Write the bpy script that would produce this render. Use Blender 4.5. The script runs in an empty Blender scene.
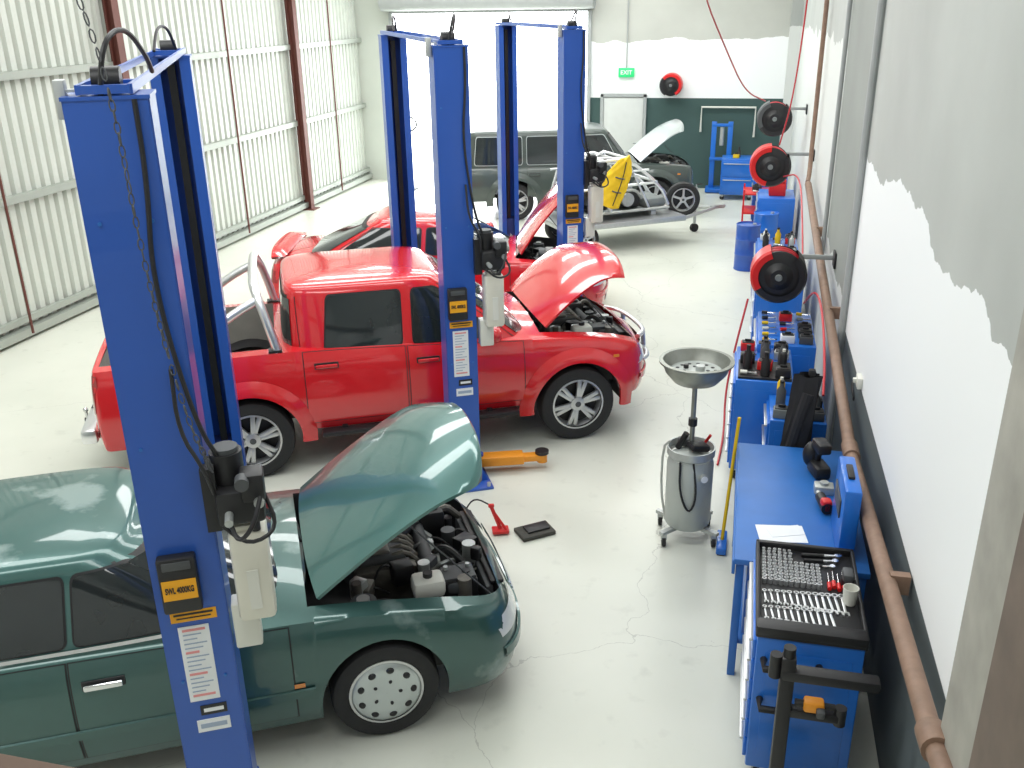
import bpy, math, random, bmesh
from mathutils import Vector, Matrix, Euler
random.seed(7)
rad=math.radians
scene=bpy.context.scene
COL=scene.collection
try:
    scene.view_settings.view_transform='Standard'
except Exception: pass

# ---------------------------------------------------------------- materials
MATS={}
def pm(name,col,rough=.5,metal=0.,coat=0.,var=.06,scale=6.,bump=0.,emis=0.,patch=None,spec=None):
    if name in MATS: return MATS[name]
    m=bpy.data.materials.new(name); m.use_nodes=True
    nt=m.node_tree; b=nt.nodes['Principled BSDF']
    tc=nt.nodes.new('ShaderNodeTexCoord')
    nz=nt.nodes.new('ShaderNodeTexNoise'); nz.inputs['Scale'].default_value=scale; nz.inputs['Detail'].default_value=4
    nt.links.new(tc.outputs['Object'],nz.inputs['Vector'])
    mx=nt.nodes.new('ShaderNodeMix'); mx.data_type='RGBA'
    mx.inputs[6].default_value=[max(0,c*(1-var)) for c in col]+[1]
    mx.inputs[7].default_value=[min(1,c*(1+var)) for c in col]+[1]
    nt.links.new(nz.outputs['Fac'],mx.inputs[0])
    out=mx.outputs[2]
    if patch:
        pn=nt.nodes.new('ShaderNodeTexNoise'); pn.inputs['Scale'].default_value=patch[1]; pn.inputs['Detail'].default_value=7
        nt.links.new(tc.outputs['Object'],pn.inputs['Vector'])
        rp=nt.nodes.new('ShaderNodeValToRGB'); rp.color_ramp.elements[0].position=patch[2]; rp.color_ramp.elements[1].position=patch[2]+.07
        rp.color_ramp.elements[1].color=(patch[3],patch[3],patch[3],1)
        nt.links.new(pn.outputs['Fac'],rp.inputs['Fac'])
        m2=nt.nodes.new('ShaderNodeMix'); m2.data_type='RGBA'
        nt.links.new(rp.outputs['Color'],m2.inputs[0]); nt.links.new(out,m2.inputs[6]); m2.inputs[7].default_value=list(patch[0])+[1]
        out=m2.outputs[2]
    nt.links.new(out,b.inputs['Base Color'])
    b.inputs['Roughness'].default_value=rough; b.inputs['Metallic'].default_value=metal
    b.inputs['Coat Weight'].default_value=coat; b.inputs['Coat Roughness'].default_value=.04
    if spec is not None: b.inputs['Specular IOR Level'].default_value=spec
    if bump:
        bp=nt.nodes.new('ShaderNodeBump'); bp.inputs['Strength'].default_value=bump; bp.inputs['Distance'].default_value=.01
        nt.links.new(nz.outputs['Fac'],bp.inputs['Height']); nt.links.new(bp.outputs['Normal'],b.inputs['Normal'])
    if emis:
        b.inputs['Emission Color'].default_value=list(col)+[1]; b.inputs['Emission Strength'].default_value=emis
    MATS[name]=m; return m

BLUE=pm('hoist_blue',(.018,.09,.42),.36,coat=.3,var=.08,scale=3)
BLUE2=pm('cabinet_blue',(.012,.15,.60),.35,coat=.3)
BLUE3=pm('bench_blue',(.02,.14,.46),.4,var=.15)
DBLUE=pm('slot_dark_blue',(.006,.02,.12),.6)
RED=pm('ute_red',(.68,.012,.02),.22,coat=1.,var=.03)
RED2=pm('hatch_red',(.64,.012,.022),.22,coat=1.,var=.03)
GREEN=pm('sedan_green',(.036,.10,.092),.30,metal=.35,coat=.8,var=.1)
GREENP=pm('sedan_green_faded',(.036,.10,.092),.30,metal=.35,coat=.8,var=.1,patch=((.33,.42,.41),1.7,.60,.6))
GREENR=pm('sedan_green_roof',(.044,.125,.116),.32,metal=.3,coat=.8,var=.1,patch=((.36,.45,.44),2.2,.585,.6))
GREENH=pm('sedan_green_bonnet_lit',(.058,.16,.15),.28,metal=.35,coat=.9,var=.06)  # body green lightened, so the bonnet highlight is put into the colour
DGREEN=pm('wagon_green',(.055,.072,.066),.3,coat=.5)
SILV=pm('silver_paint',(.55,.6,.6),.3,metal=.5,coat=.3)
CHR=pm('chrome',(.75,.76,.78),.15,metal=1)
BCHR=pm('polished_steel',(.85,.86,.88),.28,metal=.9)
ALU=pm('aluminium',(.6,.61,.62),.35,metal=.8)
GALV=pm('galvanised',(.50,.52,.51),.45,metal=.6,var=.15,scale=20)
TNK=pm('drainer_tank_grey',(.46,.49,.47),.45,metal=.25,var=.1,scale=5)
BOWL=pm('drain_bowl_metal',(.30,.31,.28),.4,metal=.7,var=.25,scale=14)
BLK=pm('black_plastic',(.014,.014,.016),.45)
DARK=pm('engine_dark',(.03,.031,.033),.5,var=.4,scale=14,bump=.4)
ENG=pm('engine_metal',(.18,.17,.15),.5,metal=.5,var=.4,scale=18,bump=.3)
DGREY=pm('dark_grey',(.07,.075,.08),.55,var=.2)
MGREY=pm('mid_grey',(.2,.22,.22),.5,var=.2)
RUB=pm('tyre_rubber',(.02,.02,.021),.75,var=.2,scale=30,bump=.2)
GLASS=pm('tinted_glass',(.018,.024,.026),.06,coat=.5,var=.3,scale=2)
WHT=pm('white_plastic',(.72,.72,.66),.4,var=.08)
PAPER=pm('paper_white',(.82,.84,.86),.6)
TANK=pm('oil_tank_plastic',(.74,.72,.63),.35,var=.1,scale=4)
YEL=pm('orange_label',(.88,.40,.01),.5)
ORG=pm('arm_orange',(.8,.30,.02),.45,var=.15)
YELV=pm('vest_yellow',(.80,.52,.01),.7,bump=.5,scale=9,var=.2)
REDP=pm('red_plastic',(.62,.015,.015),.35)
REDH=pm('red_hose',(.5,.02,.03),.4)
BRN=pm('rust_pipe',(.24,.15,.105),.6,var=.35,scale=12,bump=.3)
BRNC=pm('red_oxide_steel',(.13,.04,.03),.55,var=.2)
GRYW=pm('grey_steel',(.38,.40,.40),.5,var=.12)
LENS=pm('lamp_lens',(.65,.68,.7),.08,coat=1,var=.2)
TAIL=pm('tail_lens',(.35,.005,.01),.12,coat=1)
AMB=pm('amber_lens',(.8,.25,.02),.15,coat=1)
EXITG=pm('exit_green',(.02,.5,.16),.4,emis=.6)
JACKET=pm('black_cloth',(.015,.015,.018),.9,var=.3)
BEDL=pm('tray_liner',(.22,.21,.19),.7,var=.2)

# ---------------------------------------------------------------- mesh builder
class MB:
    def __init__(s): s.v=[];s.f=[];s.m=[];s.mats=[]
    def mi(s,mat):
        if mat not in s.mats: s.mats.append(mat)
        return s.mats.index(mat)
    def add(s,vs,fs,mat,M=None):
        o=len(s.v); k=s.mi(mat)
        for v in vs:
            v=Vector(v)
            s.v.append(M@v if M is not None else v)
        for f in fs:
            s.f.append([i+o for i in f]); s.m.append(k)
        return s
    def box(s,c,size,mat,rot=(0,0,0),bev=.0,M=None):
        bm=bmesh.new(); bmesh.ops.create_cube(bm,size=1)
        for v in bm.verts: v.co=Vector((v.co.x*size[0],v.co.y*size[1],v.co.z*size[2]))
        if bev: bmesh.ops.bevel(bm,geom=bm.edges[:],offset=min(bev,min(size)*.45),segments=2,affect='EDGES',profile=.5)
        T=Matrix.Translation(c)@Euler(rot).to_matrix().to_4x4()
        if M is not None: T=M@T
        bm.verts.index_update()
        s.add([v.co.copy() for v in bm.verts],[[v.index for v in f.verts] for f in bm.faces],mat,T)
        bm.free(); return s
    def grid(s,rows,mat,closed=False,M=None):
        n=len(rows[0]); vs=[p for r in rows for p in r]; fs=[]
        for i in range(len(rows)-1):
            for j in range(n if closed else n-1):
                a=i*n+j;b=i*n+(j+1)%n
                fs.append([a,b,b+n,a+n])
        return s.add(vs,fs,mat,M)
    def lathe(s,prof,mat,n=24,M=None):
        rows=[[(r*math.cos(2*math.pi*k/n),r*math.sin(2*math.pi*k/n),z) for k in range(n)] for r,z in prof]
        return s.grid(rows,mat,True,M)
    def cyl(s,p0,p1,r,mat,r1=None,n=16,cap=True):
        p0=Vector(p0);p1=Vector(p1);d=p1-p0;L=d.length
        M=Matrix.Translation(p0)@d.to_track_quat('Z','Y').to_matrix().to_4x4()
        r1=r if r1 is None else r1
        pr=[(r,0),(r1,L)]
        if cap: pr=[(0.0001,0)]+pr+[(0.0001,L)]
        return s.lathe(pr,mat,n,M)
    def tube(s,pts,r,mat,n=8,smooth=0,closed=False):
        P=[Vector(p) for p in pts]
        for _ in range(smooth):
            Q=[P[0]]
            for a,b in zip(P,P[1:]): Q+= [a*.75+b*.25,a*.25+b*.75]
            Q.append(P[-1]);P=Q
        rows=[];prev=None
        for i,p in enumerate(P):
            t=(P[min(i+1,len(P)-1)]-P[max(i-1,0)])
            if closed: t=P[(i+1)%len(P)]-P[i-1]
            t.normalize()
            if prev is None:
                x=t.orthogonal().normalized()
            else:
                x=(prev-t*prev.dot(t)).normalized()
            prev=x;y=t.cross(x)
            rows.append([p+(x*math.cos(2*math.pi*k/n)+y*math.sin(2*math.pi*k/n))*r for k in range(n)])
        if closed: rows.append(rows[0])
        s.grid(rows,mat,True)
        if not closed:
            s.add(rows[0],[list(range(n))],mat); s.add(rows[-1],[list(range(n))],mat)
        return s
    def ell(s,c,r,mat,n=16,m=10,M=None,rot=(0,0,0)):
        T=Matrix.Translation(c)@Euler(rot).to_matrix().to_4x4()@Matrix.Diagonal((r[0],r[1],r[2],1))
        if M is not None: T=M@T
        return s.lathe([(max(.001,math.sin(math.pi*k/m)),-math.cos(math.pi*k/m)) for k in range(m+1)],mat,n,T)
    def build(s,name,parent=None,loc=(0,0,0),rot=(0,0,0),label=None,ang=35,merge=False):
        me=bpy.data.meshes.new(name)
        me.from_pydata([tuple(v) for v in s.v],[],s.f)
        for m in s.mats: me.materials.append(m)
        for p,k in zip(me.polygons,s.m): p.material_index=k; p.use_smooth=True
        bm=bmesh.new();bm.from_mesh(me)
        bmesh.ops.remove_doubles(bm,verts=bm.verts[:],dist=.0004)
        bmesh.ops.recalc_face_normals(bm,faces=bm.faces[:])
        bm.to_mesh(me);bm.free()
        me.set_sharp_from_angle(angle=rad(ang))
        me.update()
        o=bpy.data.objects.new(name,me);COL.objects.link(o)
        o.location=loc;o.rotation_euler=rot
        if parent: o.parent=parent
        if label: o['label']=label
        return o
def thing(name,label,cat,loc=(0,0,0),rz=0,group=None):
    e=bpy.data.objects.new(name,None);COL.objects.link(e);e.empty_display_size=.2
    e.location=loc;e.rotation_euler=(0,0,rad(rz))
    tag(e,label,cat,group);return e
def tag(o,label,cat,group=None):
    o['label']=label;o['category']=cat
    if group:o['group']=group
    return o
def struct(o): o['kind']='structure';return o
def text(s,size,mat,name,parent,loc,rot,label=None,ext=.001,off=.03):
    c=bpy.data.curves.new(name,'FONT');c.body=s;c.size=size;c.extrude=ext;c.align_x='CENTER';c.align_y='CENTER';c.offset=size*off
    t=bpy.data.objects.new('tmp',c);COL.objects.link(t)
    dg=bpy.context.evaluated_depsgraph_get()
    me=bpy.data.meshes.new_from_object(t.evaluated_get(dg))
    bpy.data.objects.remove(t)
    me.materials.clear();me.materials.append(mat)
    o=bpy.data.objects.new(name,me);COL.objects.link(o)
    o.parent=parent;o.location=loc;o.rotation_euler=rot
    return o
def interp(tab,x):
    if x<=tab[0][0]:return tab[0][1]
    if x>=tab[-1][0]:return tab[-1][1]
    for i in range(len(tab)-1):
        if tab[i][0]<=x<=tab[i+1][0]:
            x0,y0=tab[i];x1,y1=tab[i+1];h=x1-x0
            def sl(k):
                if k<=0 or k>=len(tab)-1:
                    a,b=(tab[0],tab[1]) if k<=0 else (tab[-2],tab[-1])
                    return (b[1]-a[1])/(b[0]-a[0])
                l=(tab[k][1]-tab[k-1][1])/(tab[k][0]-tab[k-1][0]); r=(tab[k+1][1]-tab[k][1])/(tab[k+1][0]-tab[k][0])
                return 0 if l*r<=0 else 2*l*r/(l+r)
            m0,m1=sl(i),sl(i+1);t=(x-x0)/h
            return (2*t**3-3*t*t+1)*y0+(t**3-2*t*t+t)*h*m0+(-2*t**3+3*t*t)*y1+(t**3-t*t)*h*m1

# ---------------------------------------------------------------- room
XW=1.02; XL=-9.3; YB=22.7; YF=-1.6; ZC=6.2
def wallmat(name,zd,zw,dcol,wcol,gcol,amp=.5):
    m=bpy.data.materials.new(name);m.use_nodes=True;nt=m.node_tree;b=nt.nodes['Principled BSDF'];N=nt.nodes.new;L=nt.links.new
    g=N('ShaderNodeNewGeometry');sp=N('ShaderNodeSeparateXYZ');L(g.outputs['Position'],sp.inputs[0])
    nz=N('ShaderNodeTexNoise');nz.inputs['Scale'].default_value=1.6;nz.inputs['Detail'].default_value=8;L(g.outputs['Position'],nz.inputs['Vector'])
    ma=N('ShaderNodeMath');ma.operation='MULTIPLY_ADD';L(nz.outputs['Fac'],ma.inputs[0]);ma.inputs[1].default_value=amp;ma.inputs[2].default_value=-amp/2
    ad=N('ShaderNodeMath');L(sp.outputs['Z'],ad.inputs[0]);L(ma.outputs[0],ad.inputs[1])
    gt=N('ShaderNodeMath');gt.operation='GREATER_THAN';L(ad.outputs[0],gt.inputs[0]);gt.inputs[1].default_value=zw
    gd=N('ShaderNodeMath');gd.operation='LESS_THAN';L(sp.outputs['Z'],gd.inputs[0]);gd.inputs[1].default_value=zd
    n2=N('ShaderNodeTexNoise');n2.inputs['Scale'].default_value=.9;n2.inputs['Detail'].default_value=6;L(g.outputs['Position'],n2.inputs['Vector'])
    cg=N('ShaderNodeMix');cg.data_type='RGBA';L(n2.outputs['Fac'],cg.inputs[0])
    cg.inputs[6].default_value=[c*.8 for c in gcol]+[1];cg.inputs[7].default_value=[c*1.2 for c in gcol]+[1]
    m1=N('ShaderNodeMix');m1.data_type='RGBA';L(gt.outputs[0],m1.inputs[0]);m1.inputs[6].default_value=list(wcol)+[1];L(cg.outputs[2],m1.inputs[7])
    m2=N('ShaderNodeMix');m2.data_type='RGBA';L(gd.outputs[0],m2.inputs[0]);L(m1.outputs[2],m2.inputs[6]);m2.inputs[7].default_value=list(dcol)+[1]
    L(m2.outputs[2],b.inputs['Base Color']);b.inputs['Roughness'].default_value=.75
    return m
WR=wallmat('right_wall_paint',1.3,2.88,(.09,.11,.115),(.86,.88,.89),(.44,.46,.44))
WR2=wallmat('right_wall_grey',.9,1.5,(.5,.52,.52),(.62,.64,.63),(.28,.30,.28))
WR3=wallmat('right_wall_far',.2,3.6,(.6,.62,.62),(.64,.66,.64),(.42,.44,.42))
WBK=wallmat('back_wall_paint',2.04,3.3,(.045,.09,.085),(.88,.9,.9),(.50,.51,.47),.35)
fm=bpy.data.materials.new('painted_concrete_floor');fm.use_nodes=True;nt=fm.node_tree;b=nt.nodes['Principled BSDF'];N=nt.nodes.new;L=nt.links.new
g=N('ShaderNodeNewGeometry')
n1=N('ShaderNodeTexNoise');n1.inputs['Scale'].default_value=.5;n1.inputs['Detail'].default_value=8;L(g.outputs['Position'],n1.inputs['Vector'])
r1=N('ShaderNodeValToRGB');r1.color_ramp.elements[0].position=.3;r1.color_ramp.elements[0].color=(.62,.64,.56,1);r1.color_ramp.elements[1].position=.7;r1.color_ramp.elements[1].color=(.74,.75,.67,1);L(n1.outputs['Fac'],r1.inputs[0])
n3=N('ShaderNodeTexNoise');n3.inputs['Scale'].default_value=6;n3.inputs['Detail'].default_value=9;L(g.outputs['Position'],n3.inputs['Vector'])
r3=N('ShaderNodeValToRGB');r3.color_ramp.elements[0].position=.60;r3.color_ramp.elements[1].position=.82;r3.color_ramp.elements[1].color=(.35,.35,.35,1);L(n3.outputs['Fac'],r3.inputs[0])
mx=N('ShaderNodeMix');mx.data_type='RGBA';L(r3.outputs[0],mx.inputs[0]);L(r1.outputs[0],mx.inputs[6]);mx.inputs[7].default_value=(.36,.37,.32,1)
nd=N('ShaderNodeTexNoise');nd.inputs['Scale'].default_value=2.2;nd.inputs['Detail'].default_value=8;L(g.outputs['Position'],nd.inputs['Vector'])
va=N('ShaderNodeVectorMath');va.operation='MULTIPLY_ADD';L(nd.outputs['Color'],va.inputs[0]);va.inputs[1].default_value=(.5,.5,0);L(g.outputs['Position'],va.inputs[2])
vo=N('ShaderNodeTexVoronoi');vo.feature='DISTANCE_TO_EDGE';vo.inputs['Scale'].default_value=.3;L(va.outputs[0],vo.inputs['Vector'])
lt=N('ShaderNodeMath');lt.operation='LESS_THAN';lt.inputs[1].default_value=.0008;L(vo.outputs['Distance'],lt.inputs[0])
mu=N('ShaderNodeMath');mu.operation='MULTIPLY';mu.inputs[1].default_value=.35;L(lt.outputs[0],mu.inputs[0])
m2=N('ShaderNodeMix');m2.data_type='RGBA';L(mu.outputs[0],m2.inputs[0]);L(mx.outputs[2],m2.inputs[6]);m2.inputs[7].default_value=(.16,.16,.14,1)
L(m2.outputs[2],b.inputs['Base Color']);b.inputs['Roughness'].default_value=.32
struct(MB().box((-4.1,14,-.1),(10.9,36,.2),fm).build('floor'))
CEIL=pm('ceiling_lining',(.66,.67,.64),.7)
struct(MB().box(((XL+XW)/2,(YF+YB)/2,ZC+.1),(XW-XL+.4,YB-YF+.4,.2),CEIL).build('ceiling'))
o=MB()
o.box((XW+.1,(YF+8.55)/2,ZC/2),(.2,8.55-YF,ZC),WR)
o.box((XW+.1,(8.55+11.3)/2,ZC/2),(.2,11.3-8.55,ZC),WR2)
o.box((XW+.1,(11.3+YB)/2,ZC/2),(.2,YB-11.3,ZC),WR3)
struct(o.build('wall_right'))
struct(MB().box(((XL+XW)/2,YF-.1,ZC/2),(XW-XL+.4,.2,ZC),CEIL).build('wall_front'))
CORR=pm('corrugated_sheet',(.58,.61,.56),.4,metal=.15,var=.12,scale=1.2)
o=MB()
dx0,dx1,dz=-8.44,-3.59,3.94
o.box(((XL+dx0)/2-.1,YB+.1,ZC/2),(dx0-XL+.2,.2,ZC),CORR)
o.box(((dx0+dx1)/2,YB+.1,(dz+ZC)/2),(dx1-dx0,.2,ZC-dz),WBK)
o.box(((dx1+XW+.2)/2,YB+.1,ZC/2),(XW+.2-dx1,.2,ZC),WBK)
struct(o.build('wall_back'))
prof=[];y=YF
while y<YB:
    prof+=[(0,y),(0,y+.10),(-.055,y+.125),(-.055,y+.165),(0,y+.19)];y+=.19
rows=[[(XL+a,min(yy,YB),zz) for a,yy in prof] for zz in (.12,ZC)]
o=MB().grid(rows,CORR)
o.box((XL-.12,(YF+YB)/2,ZC/2),(.1,YB-YF,ZC),CORR)
struct(o.build('wall_left',ang=10))
STL=pm('galv_girt',(.38,.41,.37),.45,metal=.3)
k=1
for z,h,d in ((.22,.07,.07),(.05,.1,.12),(1.78,.09,.08),(3.3,.09,.08),(4.9,.09,.08)):
    o=MB().box((XL+d/2+.01,(YF+YB)/2,z),(d,YB-YF,.012),STL).box((XL+d+.01,(YF+YB)/2,z+h/2),(.01,YB-YF,h),STL).box((XL+d/2+.01,(YF+YB)/2,z+h),(d,YB-YF,.012),STL)
    struct(o.build('trim_%d'%k));k+=1
for yy in (7.1,13.0,18.9):
    o=MB().box((XL+.22,yy,ZC/2),(.012,.16,ZC),BRNC).box((XL+.12,yy,ZC/2),(.2,.012,ZC),BRNC).box((XL+.1,yy,ZC/2),(.012,.16,ZC),BRNC).box((XL+.17,yy,.01),(.3,.3,.02),BRNC)
    struct(o.build('trim_%d'%k));k+=1
for p,q in (((XL+.2,16.1,ZC),(XL+.2,16.1,.1)),((XL+.2,20.6,ZC),(XL+.2,20.6,.1)),((XL+.2,10.1,ZC),(XL+.2,10.1,.1))):
    struct(MB().cyl(p,q,.018,BRNC,n=8).build('trim_%d'%k));k+=1
sh=MB()
sh.cyl((dx0-.1,YB-.25,dz+.28),(dx1+.1,YB-.25,dz+.28),.24,GRYW,n=24)
for i in range(3): sh.box(((dx0+dx1)/2,YB-.04,dz+.02+i*.09),(dx1-dx0,.03,.07),GRYW,bev=.01)
sh.box((dx0+.03,YB-.04,dz/2),(.08,.08,dz),GRYW).box((dx1-.03,YB-.04,dz/2),(.08,.08,dz),GRYW)
struct(sh.build('door_1'))
d=MB();DW=pm('door_paint',(.60,.62,.60),.5)
d.box((-2.8,YB-.03,1.03),(.92,.05,2.04),DW,bev=.008)
d.box((-3.3,YB-.04,1.06),(.07,.08,2.12),GRYW).box((-2.3,YB-.04,1.06),(.07,.08,2.12),GRYW).box((-2.8,YB-.04,2.1),(1.06,.08,.07),GRYW)
d.cyl((-2.42,YB-.06,1.02),(-2.42,YB-.13,1.02),.025,CHR).box((-2.47,YB-.13,1.02),(.14,.02,.02),CHR)
struct(d.build('door_2'))
for yy,r,mt in ((8.55,.03,GRYW),(11.3,.025,GRYW)):
    struct(MB().cyl((XW-.035,yy,1.2 if r!=.03 else .0),(XW-.035,yy,ZC),r,mt,n=10).build('trim_%d'%k));k+=1
struct(MB().box((XW-.02,8.6,ZC/2),(.04,.12,ZC),GRYW).build('trim_%d'%k));k+=1
struct(MB().box((XW-.12,YB-.15,ZC/2),(.24,.3,ZC),WR3).build('trim_%d'%k));k+=1
COLM=pm('column_grey',(.36,.35,.31),.8,var=.4,scale=4)
struct(MB().box((XW-.05,2.97,ZC/2),(.1,.5,ZC),COLM,bev=.008).build('trim_%d'%k));k+=1
struct(MB().box((XW-.07,2.4,ZC/2),(.14,.6,ZC),pm('column_brown',(.15,.115,.09),.7,var=.35),bev=.005).build('trim_%d'%k));k+=1
TIMB=pm('mezzanine_timber',(.10,.06,.04),.7,var=.3,scale=3)
struct(MB().box((-4.1,.8,2.83),(10.2,.46,.15),TIMB,bev=.01).build('trim_%d'%k));k+=1
o=MB().box((-5,42,-.15),(60,20,.2),pm('outside_concrete',(.8,.8,.78),.8)).build('ground');struct(o)

PX=.90
pp=MB().tube([(PX,2.9,1.44),(PX,3.2,1.38),(PX,6.4,1.10),(PX,13.6,1.74)],.045,BRN,n=12)
pp.cyl((PX,6.3,1.11),(PX,6.5,1.11),.058,BRN).cyl((PX,3.12,1.40),(PX,3.26,1.38),.062,BRN)
for yy,zz in ((4.5,1.265),(9,1.33),(11.5,1.55)): pp.box((.957,yy,zz),(.10,.05,.11),BRN)
tag(pp.build('pipe'),'long rust-brown steel pipe clamped along the wall','pipe')
tag(MB().tube([(PX,13.75,1.74),(.93,14.0,1.82),(.94,14.2,2.2),(.94,14.2,4.6)],.032,BRN,n=10,smooth=1).build('pipe'),'rust-brown steel riser pipe going up the wall','pipe')

# ---------------------------------------------------------------- wheels
def wheel(parent,x,y,r,hw,style,side):
    M=Matrix.Rotation(rad(-90*side),4,'X')
    rr=r*.66
    t=MB();t.lathe([(rr*.97,-hw*.7),(rr+.02,-hw*.98),(r*.86,-hw*1.05),(r*.965,-hw*.9),(r,-hw*.6),(r,hw*.6),(r*.965,hw*.9),(r*.86,hw*1.05),(rr+.02,hw*.98),(rr*.97,hw*.7)],RUB,40,M)
    w=MB()
    w.lathe([(rr*.98,-hw*.7),(rr*.9,-hw*.2),(rr*.9,hw*.3),(rr*.95,hw*.62),(rr*1.04,hw*.86),(rr*1.04,hw*.93),(rr*.97,hw*.95)],ALU,40,M)
    w.lathe([(.001,hw*.1),(rr*.92,hw*.1)],BLK,32,M)
    if style=='hubcap':
        w.lathe([(rr*.98,hw*.85),(rr*.9,hw*.98),(rr*.6,hw*1.08),(rr*.3,hw*1.0),(.001,hw*1.04)],SILV,40,M)
        for i in range(9):
            a=2*math.pi*i/9
            w.ell((math.cos(a)*rr*.74,math.sin(a)*rr*.74,hw*1.0),(rr*.10,rr*.12,.016),BLK,10,6,M,rot=(0,0,a))
        for i in range(5):
            a=2*math.pi*i/5;w.ell((math.cos(a)*rr*.38,math.sin(a)*rr*.38,hw*1.02),(rr*.06,rr*.05,.012),BLK,10,6,M,rot=(0,0,a))
    else:
        n=6 if style=='alloy' else 5
        for i in range(n):
            a=2*math.pi*i/n+.3
            for da in ((-.13,.13) if style=='alloy' else (0,)):
                wd=rr*(.17 if style=='alloy' else .2)
                T=M@Matrix.Rotation(a+da,4,'Z')
                w.box((rr*.58,0,hw*.62),(rr*.78,wd,hw*.3),ALU,bev=.008,M=T)
        w.lathe([(rr*.3,hw*.5),(rr*.28,hw*.85),(rr*.12,hw*.92),(.001,hw*.9)],ALU,24,M)
        w.lathe([(rr*.12,hw*.93),(.001,hw*.97)],DGREY,16,M)
    wo=w.build('wheel',parent,(x,y,r));t.build('tyre',wo)
    return wo

# ---------------------------------------------------------------- cars
def car(S):
    root=thing(S['name'],S['label'],'car',(S['pos'][0],S['pos'][1],0),S['ang'])
    paint=S['paint'];W=S['W'];xt,xn,ra=S['xt'],S['xn'],S['ra'];rw=S['rw'];Ra=rw+S.get('gap',.05);zb=S['zb']
    df,dr=S['df'],S.get('dr',.3);pf,pr=S.get('pf',2.6),S.get('pr',3.2);fe=.86
    rcab=S.get('rpaint',paint)
    SP=[(0,.93),(.15,.975),(.4,1),(.7,.985),(.9,.955),(1,.92)]
    def w(x):
        if x>xn-df: q=(x-xn+df)/df;return W*max(0,1-q**pf)**(1/pf)
        if x<xt+dr: q=(xt+dr-x)/dr;return W*max(0,1-q**pr)**(1/pr)
        return W
    T=lambda x:interp(S['top'],x)
    Sh=lambda x:interp(S['sh'],x)
    def zl(x):
        for a in (0,ra):
            if abs(x-a)<=Ra+1e-5: return rw+math.sqrt(max(0,Ra*Ra-(x-a)**2))
        e=0
        if x>xn-df: e=.05*((x-xn+df)/df)**2
        if x<xt+dr: e=.10*((xt+dr-x)/dr)**2
        return zb+e
    def bow(x,zn):
        rb=S.get('bow',.1)*(((zn-.42)*1.7)**2)
        if x>xn-df: return -rb*((x-xn+df)/df)**2
        if x<xt+dr: return rb*((xt+dr-x)/dr)**2
        return 0
    def ZN(x,z): return min(1,max(0,(z-zb)/(Sh(x)-zb)))
    def side(x,z,s,off=0):
        zn=ZN(x,z);return (x+bow(x,zn),s*(w(x)*interp(SP,zn)+off),z)
    def front(y,z,off=0):
        zn=ZN(xn-.1,z);q=abs(y)/(W*interp(SP,zn));x=xn-df+df*max(0,1-q**pf)**(1/pf)
        return (x+bow(x,zn)+off,y,z)
    def rear(y,z,off=0):
        zn=ZN(xt+.1,z);q=abs(y)/(W*interp(SP,zn));x=xt+dr-dr*max(0,1-q**pr)**(1/pr)
        return (x+bow(x,zn)-off,y,z)
    def topz(x,f): return Sh(x)+(T(x)-Sh(x))*(1-f**2.2)
    hx0,hx1=S['hood'];bed=S.get('bed')
    xs=set([hx0,hx1]+(list(bed) if bed else []))
    for i in range(13):
        q=math.sin(math.pi/2*i/12);xs.add(xn-df+df*q);xs.add(xt+dr-dr*q)
    n=46
    for i in range(n+1):
        x=xt+dr+(xn-df-xt-dr)*i/n
        if all(abs(x-a)>Ra+.01 for a in (0,ra)): xs.add(x)
    for a in (0,ra):
        for i in range(21): xs.add(a+Ra*math.cos(math.pi*i/20))
        xs.add(a+Ra+.002);xs.add(a-Ra-.002)
    xs=sorted(xs);c=[xs[0]]
    for x in xs[1:]:
        if x-c[-1]>.0012:c.append(x)
    xs=c
    vv=[0,.1,.22,.36,.5,.64,.78,.9,1];tf=[.95,.91,.86,.6,.3,0]
    fr=[1]*9+tf; frf=fr+fr[-2::-1]
    rows=[]
    for x in xs:
        z0=zl(x);zs=Sh(x);h=[]
        for v in vv:
            z=z0+(zs-z0)*v;h.append(side(x,z,1))
        for f in tf: h.append((x+bow(x,1),f*w(x)*.92,topz(x,f)))
        rows.append([(a,-b_,c_) for a,b_,c_ in h]+[(a,b_,c_) for a,b_,c_ in h[-2::-1]])
    m=MB();nn=len(rows[0]);vs=[p for r in rows for p in r];fs=[]
    def inr(x0,x1,rg): return rg and x0>=rg[0]-.001 and x1<=rg[1]+.001
    for i in range(len(xs)-1):
        for j in range(nn-1):
            if frf[j]<=fe+.001 and frf[j+1]<=fe+.001 and (inr(xs[i],xs[i+1],(hx0,hx1)) or inr(xs[i],xs[i+1],bed)): continue
            a=i*nn+j;fs.append([a,a+1,a+nn+1,a+nn])
    m.add(vs,fs,S.get('bpaint',paint))
    body=m.build('body',root,ang=50)
    u=MB();u.box(((xt+xn)/2,0,zb+.06),(xn-xt-.5,W*1.3,.08),BLK)
    u.box(((ra-0)/2,0,zb+.05),(-ra-2*Ra,W*1.84,.06),BLK)
    for a in (0,ra):
        for s in (1,-1):
            rws=[]
            for yy in (W*.97,W*.5): rws.append([(a+(Ra+.0)*math.cos(math.pi*i/16),s*yy,rw+(Ra)*math.sin(math.pi*i/16)) for i in range(17)])
            u.grid(rws,BLK)
        u.cyl((a,-W*.8,rw),(a,W*.8,rw),.045,DGREY)
    u.build('undertray',root)
    for a in (0,ra):
        for s in (1,-1): wheel(root,a,s*S['track'],rw,S['tw'],S['wheel'],s)
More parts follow.
